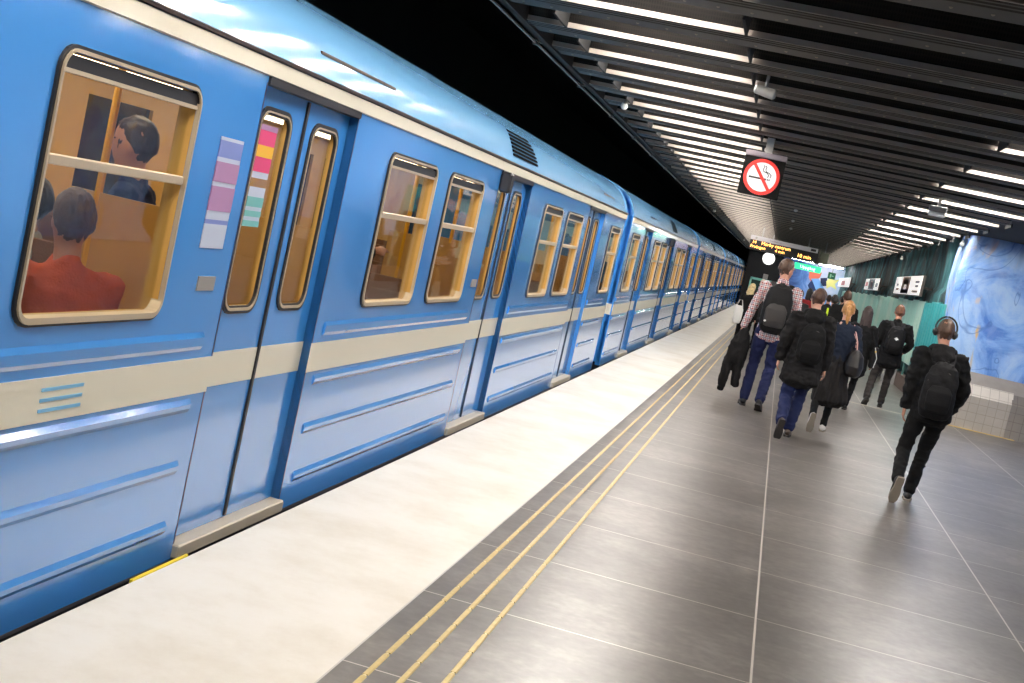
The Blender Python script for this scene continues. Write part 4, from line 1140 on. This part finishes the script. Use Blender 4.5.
    if look.get('hood'):
        b = MB()
        for a0 in range(0, 10):
            a = -PI * .98 + a0 / 9 * PI * .96
            pass
        ring_ = [up(.105 * math.cos(a), -.01 + .085 * math.sin(a), .525 + .03 * math.sin(a) * -1) for a in [(-PI * 1.1) + i * (PI * 1.2) / 9 for i in range(10)]]
        b.loft(ring_, [(.035, .03)] * 10, ref=(0, 0, 1))
        b.loft([up(0, -.085, .545), up(0, -.125, .47), up(0, -.13, .40), up(0, -.125, .36)], [(.095, .045), (.115, .055), (.08, .045), (.03, .02)])
        b.xf(S); remesh(b, 'hood', vox, look.get('hoodm', tm), root, smooth=2, amp=.008, freq=(12, 12, 9), seed=2)
    # ---------- hair
    st = look.get('hair', 'short'); hm = look['hairm']
    if st != 'none':
        b = MB()
        def cap(d, lowb, front):
            # d: direction on the head; returns a scale factor
            zcut = lowb if d.y < -.12 else lowb + (front - lowb) * min(1, (d.y + .12) / .55)
            k = (d.z - zcut) / .22
            k = max(0, min(1, k))
            return .93 + k * (.17 if st != 'crop' else .16) + (.015 * noise.noise(Vector((d.x * 5, d.y * 5, d.z * 5 + H * 9))) if k > 0 else 0)
        lowb = {'short': -.42, 'crop': -.30, 'bob': -.7, 'tail': -.55, 'long': -.7}[st]
        b.ell(hc + HM @ Vector((0, -.004, .004)), (.0755, .0985, .116), 40, 30, fn=lambda d: cap(d, lowb, .34), M=HM)
        if st == 'tail':
            b.loft([hd(0, -.085, .035), hd(0, -.125, .02), hd(.005, -.135, -.05), hd(.01, -.125, -.12), hd(.012, -.115, -.20)], [.020, .034, .036, .028, .008])
            b.loft([hd(0, -.05, .06), hd(0, -.09, .03)], [.05, .03])
        if st in ('long', 'bob'):
            L = .34 if st == 'long' else .16
            b.loft([hd(0, -.03, .03), hd(0, -.055, -.06), hd(0, -.075, -.06 - L * .5), hd(0, -.08, -.06 - L)], [(.086, .085), (.088, .075), (.095, .055), (.055, .03)])
        b.xf(S); remesh(b, 'hair', min(vox, .009), hm, root, smooth=1, amp=.006, freq=(40, 14, 9), seed=H)
    root['scale_'] = s
    del root['scale_']
    return root, {'up': lambda x, y, z: up(x, y, z) * s, 'A': {k: [p * s for p in v] for k, v in A.items()}, 'hd': lambda x, y, z: hd(x, y, z) * s, 's': s, 'HM': HM}

EYE = mat('eye', (0.05, 0.04, 0.04, 1), 0.2)

def place(o, root):
    o.location = root.location; o.rotation_euler = root.rotation_euler

def backpack(root, I, label, m, w=.15, h=.24, d=.085, z=.23, x=0.0, trim=None, logo=None, cat='backpack', flat=0, off=.125):
    up = I['up']; s = I['s']
    t = empty('backpack', root.location, root.rotation_euler.z, label, cat)
    c = up(x, -off - d, z) / s
    b = MB()
    b.loft([c + Vector((0, .01, -h)), c + Vector((0, 0, -h * .75)), c + Vector((0, -.005, -h * .2)), c + Vector((0, 0, h * .4)), c + Vector((0, .012, h * .8)), c + Vector((0, .03, h))],
           [(w * .80, d * .75), (w * .98, d * 1.02), (w, d * 1.05), (w * .95, d * .95), (w * .78, d * .75), (w * .45, d * .4)], n=24, power=3.0)
    b.xf(Matrix.Scale(s, 4)); remesh(b, 'pack_body', .008, m, t, smooth=2, amp=.006, freq=(10, 10, 7), seed=w * 30)
    b = MB()
    cp = c + Vector((0, -d * .95, -h * .32))
    b.loft([cp + Vector((0, 0, -h * .48)), cp + Vector((0, -.012, -h * .2)), cp + Vector((0, -.012, h * .25)), cp + Vector((0, .006, h * .48))], [(w * .66, .018), (w * .74, .030), (w * .72, .030), (w * .5, .014)], n=20, power=2.8)
    b.xf(Matrix.Scale(s, 4)); remesh(b, 'front_pocket', .007, trim or m, t, smooth=2, amp=.003)
    for sg in (-1, 1):
        b = MB()
        b.loft([c + Vector((sg * .055, d * .6, h * .82)), up(sg * .095, -.085, .50) / s, up(sg * .105, -.02, .53) / s, up(sg * .115, .08, .49) / s, up(sg * .125, .135, .38) / s, up(sg * .14, .13, .24) / s, up(sg * .175, .03, .10) / s, c + Vector((sg * w * .8, d * .7, -h * .7))],
               [(.030, .008)] * 6 + [(.014, .005)] * 2, n=8)
        b.xf(Matrix.Scale(s, 4)); b.build('strap', m, t, True)
    b = MB(); b.tube([c + Vector((-.03, d * .3, h * .93)), c + Vector((-.02, d * .2, h * 1.1)), c + Vector((.02, d * .2, h * 1.1)), c + Vector((.03, d * .3, h * .93))], .006); b.xf(Matrix.Scale(s, 4)); b.build('handle', m, t, True)
    b = MB(); zz = [c + Vector((w * .98 * math.sin(a) * .86, -d * .62, h * .1 + h * .62 * math.cos(a))) for a in [(-2.0 + k * .25) for k in range(17)]]
    b.tube(zz, .0035, 6); b.xf(Matrix.Scale(s, 4)); b.build('zip', M_ZIP, t, True)
    if logo:
        lx, lz, sz, lm = logo
        b = MB(); q = c + Vector((lx, -d * 1.12 - .024, lz))
        b.add([q + Vector((-sz, 0, 0)), q + Vector((0, -.004, -sz * .8)), q + Vector((sz, 0, 0)), q + Vector((0, -.004, sz * .8)), q + Vector((-sz, .03, 0)), q + Vector((0, .03, -sz * .8)), q + Vector((sz, .03, 0)), q + Vector((0, .03, sz * .8))],
              [(0, 1, 2, 3), (4, 7, 6, 5), (0, 4, 5, 1), (1, 5, 6, 2), (2, 6, 7, 3), (3, 7, 4, 0)])
        b.xf(Matrix.Scale(s, 4)); b.build('logo', lm, t)
    return t
M_ZIP = mat('zip_grey', srgb(96, 94, 92), 0.4, 0.5); M_LOGO = mat('logo_pale', srgb(210, 210, 208), 0.5)
K_PACK = mat('nylon_black', srgb(15, 15, 17), 0.7, spec=.25, bump=.3, bscale=60); K_PACKG = mat('nylon_grey', srgb(52, 50, 49), 0.65, spec=.3, bump=.3, bscale=60)

# --- 1 tall man in the checked shirt, jacket carried in the left hand
p1, I1 = person((0.01, 17.6, 0), 0.0, 2.03, 'tall man in a red and blue checked shirt and navy trousers',
    dict(anL=((-.13, .16, .085), 0, .1), anR=((.055, -.20, .125), .45, -.1), wrL=(-.325, .06, .88), poleL=(-.5, -1, 0), wrR=(.26, .05, .87), lean=.01, side=-.0, head=(-.75, .05, 0)),
    dict(skin=SK_A, legs=K_NAVY, top='shirt', topm=K_CHECK, thick=.006, hem=-.10, hairm=H_SHORT, hair='crop', fold=.008, collar=True, shoe=K_SHOE))
backpack(p1, I1, 'large black backpack with a grey front panel on the man in the checked shirt', K_PACK, w=.165, h=.265, d=.10, z=.25, trim=K_PACKG, logo=(-.10, -.16, .016, M_LOGO))
# glasses
t = empty('glasses', p1.location, 0, 'thin glasses on the tall man in the checked shirt', 'glasses')
b = MB(); hd = I1['hd']
for sg in (-1, 1):
    b.tube([hd(sg * .031 + .02 * math.cos(a), .097, .010 + .016 * math.sin(a)) for a in [k * PI / 6 for k in range(13)]], .002, 6)
    b.tube([hd(sg * .052, .096, .014), hd(sg * .078, .04, .012), hd(sg * .082, -.01, .006)], .0022, 6)
b.tube([hd(-.011, .1, .012), hd(.011, .1, .012)], .002, 6)
b.build('frame', M_BLACK, t)
# carried jacket
wr = I1['A']['L'][2]
t = empty('jacket', p1.location, 0, 'black jacket hanging from the left hand of the tall man in the checked shirt', 'jacket')
b = MB(); a = wr + Vector((0.035, 0, -.06))
b.loft([a + Vector((0, 0, .06)), a + Vector((-.005, -.01, -.03)), a + Vector((-.02, -.03, -.18)), a + Vector((-.03, -.03, -.34)), a + Vector((-.03, -.02, -.42))], [(.04, .03), (.08, .05), (.13, .07), (.13, .07), (.11, .06)], n=18)
b.loft([a + Vector((-.09, -.03, -.22)), a + Vector((-.125, -.03, -.45)), a + Vector((-.135, -.02, -.66)), a + Vector((-.14, -.01, -.78))], [(.07, .06), (.065, .055), (.06, .05), (.052, .045)])
b.loft([a + Vector((.01, 0, -.30)), a + Vector((.015, .0, -.55)), a + Vector((.03, .01, -.74))], [(.08, .06), (.07, .055), (.055, .045)])
remesh(b, 'fabric', .010, K_BLACK2, t, smooth=2, amp=.014, freq=(10, 8, 5), seed=4)
b = MB(); q = a + Vector((-.14, -.01, -.79)); b.loft([q, q + Vector((-.002, 0, -.04))], [(.048, .04), (.044, .038)]); b.build('cuff', K_BLACK, t, True)

# --- 2 man in black parka with jeans
p2, I2 = person((0.44, 15.25, 0), 0.02, 1.765, 'brown haired man in a black hooded parka and blue jeans',
    dict(anL=((-.10, -.36, .20), 1.05, .1), anR=((.02, .10, .085), 0, -.1), kpL=(0, 1, 0), wrL=(-.27, .02, .86), lean=.05, head=(-.35, .35, .15), poleL=(-.6, -1, 0), pel=(0, 0, .915)),
    dict(skin=SK_B, legs=K_JEAN, top='coat', topm=K_BLACK2, thick=.032, hem=-.26, flare=.035, hairm=H_BROWN, hair='short', hood=True, hoodm=K_BLACK, fold=.016, legw=1.12, shoe=K_SHOEB, sole=K_SOLED))
backpack(p2, I2, 'small black backpack with a pale round badge on the parka wearer', K_BLACK, w=.15, h=.21, d=.07, z=.20, x=.03, logo=(-.02, -.03, .022, M_LOGO), off=.155)

# --- 3 woman with blond ponytail
p3, I3 = person((0.87, 16.75, 0), 0.0, 1.69, 'woman with a blond ponytail in a dark navy top, long black skirt and white sneakers',
    dict(anL=((-.14, -.34, .21), 1.15, .1), anR=((.04, .12, .085), 0, -.1), lean=.02, pel=(0, 0, .925), head=(0, .1, 0), wrR=(.24, .04, .90)),
    dict(skin=SK_B, female=True, legs=K_LEG, legw=.84, top='sweater', topm=K_NAVYT, thick=.014, hem=-.06, hairm=H_BLOND, hair='tail', shoe=K_SHOEW, sole=K_SOLE))
b = MB(); up = I3['up']; s = I3['s']
b.loft([up(0, 0, .10), up(0, -.005, -.05), up(0, -.02, -.25), up(.02, -.03, -.40), up(.03, -.03, -.50)], [(.125, .10), (.175, .13), (.20, .15), (.215, .165), (.22, .17)], n=28)
remesh(b, 'skirt', .012, cloth('skirt_black', srgb(30, 28, 28)), p3, smooth=2, amp=.022, freq=(11, 11, 1.5), seed=6)
t = empty('handbag', p3.location, 0, 'black handbag with pink straps on the shoulder of the ponytail woman', 'bag')
b = MB(); c = up(.22, -.06, .06)
b.loft([c + Vector((0, 0, -.15)), c + Vector((0, 0, -.05)), c + Vector((0, 0, .08)), c + Vector((0, 0, .15))], [(.10, .15), (.12, .18), (.10, .15), (.04, .12)], n=20, power=2.8)
remesh(b, 'bag_body', .008, mat('bag_leather', srgb(24, 20, 20), .45), t, smooth=2, amp=.006)
for q in (-.07, .05):
    b = MB(); b.tube([c + Vector((0, q, .13)), c + Vector((-.02, q * .8, .25)), up(.135, q * .5 - .01, .49), up(.12, q * .4, .525), up(.11, q + .04, .49), c + Vector((-.03, q * .8 + .03, .25)), c + Vector((-.02, q + .03, .13))], .0075, 8)
    b.build('strap', mat('strap_pink', srgb(206, 158, 150), .5) if q < 0 else bpy.data.materials['strap_pink'], t, True)

# --- 4 woman with long dark hair
p4, I4 = person((1.38, 20.9, 0), 0.0, 1.66, 'woman with long dark hair in a black coat right of the ponytail woman',
    dict(anL=((-.13, -.12, .10), .25, .1), anR=((.0, .10, .085), 0, -.1), lean=.02, pel=(0, 0, .93)),
    dict(skin=SK_C, female=True, legs=K_LEG, legw=.9, top='coat', topm=K_BLACK, thick=.022, hem=-.30, flare=.03, hairm=H_DBROWN, hair='long', shoe=K_SHOE))
t = empty('shoulder_bag', p4.location, 0, 'black shoulder bag with white piping on the woman with long dark hair', 'bag')
b = MB(); up = I4['up']; c = up(.25, -.03, .02)
b.loft([c + Vector((0, 0, -.15)), c + Vector((0, 0, .0)), c + Vector((0, 0, .15))], [(.05, .15), (.06, .16), (.045, .14)], n=20, power=3)
b.build('bag_body', K_BLACK, t, True)
b = MB(); b.tube([c + Vector((-.02, -.15, .16)), c + Vector((.04, -.16, 0)), c + Vector((.02, -.15, -.15))], .006); b.build('piping', M_LOGO, t, True)
b = MB(); b.tube([c + Vector((0, -.12, .14)), up(.15, -.09, .40), up(.13, -.01, .52), up(.14, .09, .42), c + Vector((0, .12, .14))], .009); b.build('strap', K_BLACK, t, True)
b = MB(); b.ell(c + Vector((.0, -.17, .1)), (.014, .006, .014), 8, 6); b.build('charm', mat('charm_yellow', srgb(226, 190, 80), .5), t, True)

# --- 5 man in dark coat with backpack
p5, I5 = person((2.04, 23.1, 0), 0.05, 1.80, 'man in a dark coat and grey trousers walking close to the mint green wall boards',
    dict(anL=((-.22, -.16, .13), .5, .1), anR=((.06, .12, .085), 0, -.15), kpR=(.1, 1, 0), lean=.03, wrL=(-.22, .2, .98), wrR=(.25, .22, 1.0), pel=(0, 0, .925)),
    dict(skin=SK_A, legs=K_GREY, top='coat', topm=K_BLACK, thick=.032, hem=-.20, flare=.02, hairm=H_REDD, hair='short', shoe=K_SHOE, collar=True))
backpack(p5, I5, 'black backpack with a bright white emblem on the man in the dark coat', K_PACK, w=.15, h=.21, d=.075, z=.24, logo=(.0, .02, .034, mat('emblem_white', srgb(240, 240, 240), .5)), off=.15)

# --- 6 man with headphones
p6, I6 = person((1.575, 12.5, 0), 0.0, 1.73, 'short haired man in a black hooded jacket and black trousers walking alone on the right',
    dict(anL=((-.17, -.36, .22), 1.1, .15), anR=((.005, .08, .085), 0, -.1), lean=.04, pel=(.01, 0, .925), wrL=(-.225, .03, .80), wrR=(.20, .14, .90), poleR=(1.2, -1, 0), poleL=(-.9, -1, 0), head=(0, .1, 0), side=-.06),
    dict(skin=SK_A, legs=K_BLACK, top='hoodie', topm=K_BLACK, thick=.024, hem=-.13, hairm=H_SHORT, hair='crop', hood=True, hoodm=K_BLACK2, fold=.014, shoe=K_SHOE, sole=K_SOLE))
backpack(p6, I6, 'black backpack with side zips on the man wearing headphones', K_PACK, w=.155, h=.25, d=.07, z=.17, x=.01, off=.15)
t = empty('headphones', p6.location, 0, 'large black over ear headphones on the man walking alone', 'headphones')
hd = I6['hd']; s = I6['s']
b = MB(); b.tube([hd(.098 * math.sin(a), -.005, .03 + .115 * math.cos(a)) for a in [-1.75 + k * 3.5 / 12 for k in range(13)]], .009, 8); b.build('headband', M_BLACK, t, True)
for sg in (-1, 1):
    b = MB(); b.loft([hd(sg * .078, -.004, -.012), hd(sg * .098, -.004, -.012), hd(sg * .108, -.004, -.012)], [(.040, .034), (.038, .032), (.024, .02)], ref=(0, 0, 1)); b.build('ear_cup', M_BLACK, t, True)

# --- people farther away
def simple(x, y, H, lab, topm, hairm, hair='short', legs=K_BLACK, skin=SK_A, kind='coat', hem=-.2, head=(0, 0, 0), ph=0, fem=False, rz=0.0, wr=None, th=.028):
    d = dict(anL=((-.12, -.20 if ph else .16, .12 if ph else .085), .5 if ph else 0, .1), anR=((.08, .16 if ph else -.20, .085 if ph else .12), 0 if ph else .5, -.1), lean=.03, pel=(0, 0, .925), head=head)
    if wr: d['wrL'] = wr
    return person((x, y, 0), rz, H, lab, d, dict(skin=skin, legs=legs, top=kind, topm=topm, thick=th, hem=hem, hairm=hairm, hair=hair, female=fem), vox=.02)
p7, _ = simple(1.33, 27.2, 1.86, 'man with short brown hair in dark clothes behind the ponytail woman', K_BLACK, H_BROWN, ph=1)
p8, _ = simple(-0.62, 30.0, 1.56, 'blond woman in black walking between the train and the tall man', K_BLACK, H_PALE, 'bob', ph=0, fem=True, head=(-.5, 0, 0), skin=SK_B)
p9, _ = simple(-0.44, 32.0, 1.70, 'grey haired person just left of the tall man, head only visible over his shoulder', K_CHAR, mat('hair_grey', srgb(196, 176, 160), .6), 'crop', ph=1)
p10, _ = simple(0.46, 30.5, 1.66, 'dark haired person in a dark coat behind the right shoulder of the tall man', K_CHAR, H_BLACK, 'short')
p11, _ = simple(0.72, 33.5, 1.74, 'person with black hair and a red collar far behind the parka wearer', cloth('cloth_red', srgb(150, 40, 44)), H_BLACK, 'bob', ph=1, fem=True)
K_VIS = cloth('vest_dark', srgb(26, 32, 30))
p12, I12 = simple(1.17, 29.0, 1.72, 'person in a dark work vest with bright yellow stripes behind the parka wearer', K_VIS, H_BLACK, 'short', ph=1)
b = MB(); up = I12['up']
M_HV = mat('reflective_yellow', srgb(214, 240, 40), .5)
for sg in (-1, 1): b.loft([up(sg * .09, -.145, .05), up(sg * .10, -.16, .25), up(sg * .10, -.135, .40), up(sg * .10, -.06, .50)], [(.022, .01)] * 4)
b.loft([up(-.19, -.06, .05), up(-.1, -.145, .05), up(0, -.16, .05), up(.1, -.145, .05), up(.19, -.06, .05)], [(.022, .01)] * 5, ref=(0, 0, 1))
b.build('vest_stripes', M_HV, p12, True)
p13, _ = simple(1.75, 38.0, 1.74, 'far person in black in front of the bright end wall', K_BLACK, H_BLACK, 'short', ph=0)
p14, _ = simple(1.30, 36.0, 1.68, 'far person in a grey coat, smallest of the crowd', K_CHAR, H_DBROWN, 'short', ph=1)
# white bag carried by the blond woman
t = empty('tote_bag', (-0.80, 29.9, 0), 0, 'white bag carried beside the train by the blond woman', 'bag')
b = MB(); b.loft([(0, 0, .62), (0, 0, .72), (0, 0, .92), (0, 0, 1.0)], [(.08, .05), (.10, .06), (.10, .05), (.07, .03)], n=18, power=2.8); b.build('bag_body', mat('bag_white', srgb(226, 222, 216), .6), t, True)
b = MB(); b.tube([(-.07, 0, .98), (-.03, 0, 1.14), (.03, 0, 1.14), (.07, 0, .98)], .01); b.build('handle', bpy.data.materials['bag_white'], t, True)

# --- passengers inside the nearest car
FX = XT - HW
def passenger(x, y, rz, H, lab, topm, hairm, hair, sit=True, skin=SK_A, fem=False):
    if sit:
        d = dict(pel=(0, 0, .60), anL=((-.10, .42, .085), 0, .1), anR=((.10, .42, .085), 0, -.1), wrL=(-.14, .30, .70), wrR=(.14, .30, .70), lean=-.05, kpL=(0, 1, 1), kpR=(0, 1, 1))
    else:
        d = dict(lean=.0, pel=(0, 0, .94), wrR=(.18, .30, 1.25))
    return person((x, y, 0.0), rz, H, lab, d, dict(skin=skin, legs=K_CHAR, top='jacket', topm=topm, thick=.02, hem=-.08, hairm=hairm, hair=hair, female=fem), vox=.02)
passenger(-2.80, 4.80, .95, 1.80, 'seated passenger in an orange jacket behind the nearest train window', cloth('jacket_orange', srgb(196, 84, 40)), H_BROWN, 'short')
passenger(-3.45, 5.5, PI / 2 + .4, 1.78, 'seated passenger in a grey jacket, farther inside the nearest train window', cloth('jacket_grey', srgb(150, 146, 140)), H_BLACK, 'short')
passenger(-3.0, 5.62, PI / 2 + .3, 1.80, 'standing passenger in a dark blue jacket behind the nearest train door', cloth('jacket_blue', srgb(28, 40, 84)), H_DBROWN, 'short', sit=False)
passenger(-2.72, 7.40, 0, 1.72, 'seated passenger in a pale grey blue coat behind the second train window', cloth('coat_pale', srgb(160, 168, 190)), H_DBROWN, 'long', fem=True, skin=SK_B)
passenger(-3.2, 8.95, -PI / 2 + .4, 1.82, 'standing passenger in a black coat behind the third train window', K_BLACK2, H_BLACK, 'short', sit=False)
passenger(-2.75, 12.4, 0, 1.72, 'seated passenger in a green jacket behind the fourth train window', cloth('jacket_green', srgb(96, 130, 110)), H_BLACK, 'short')
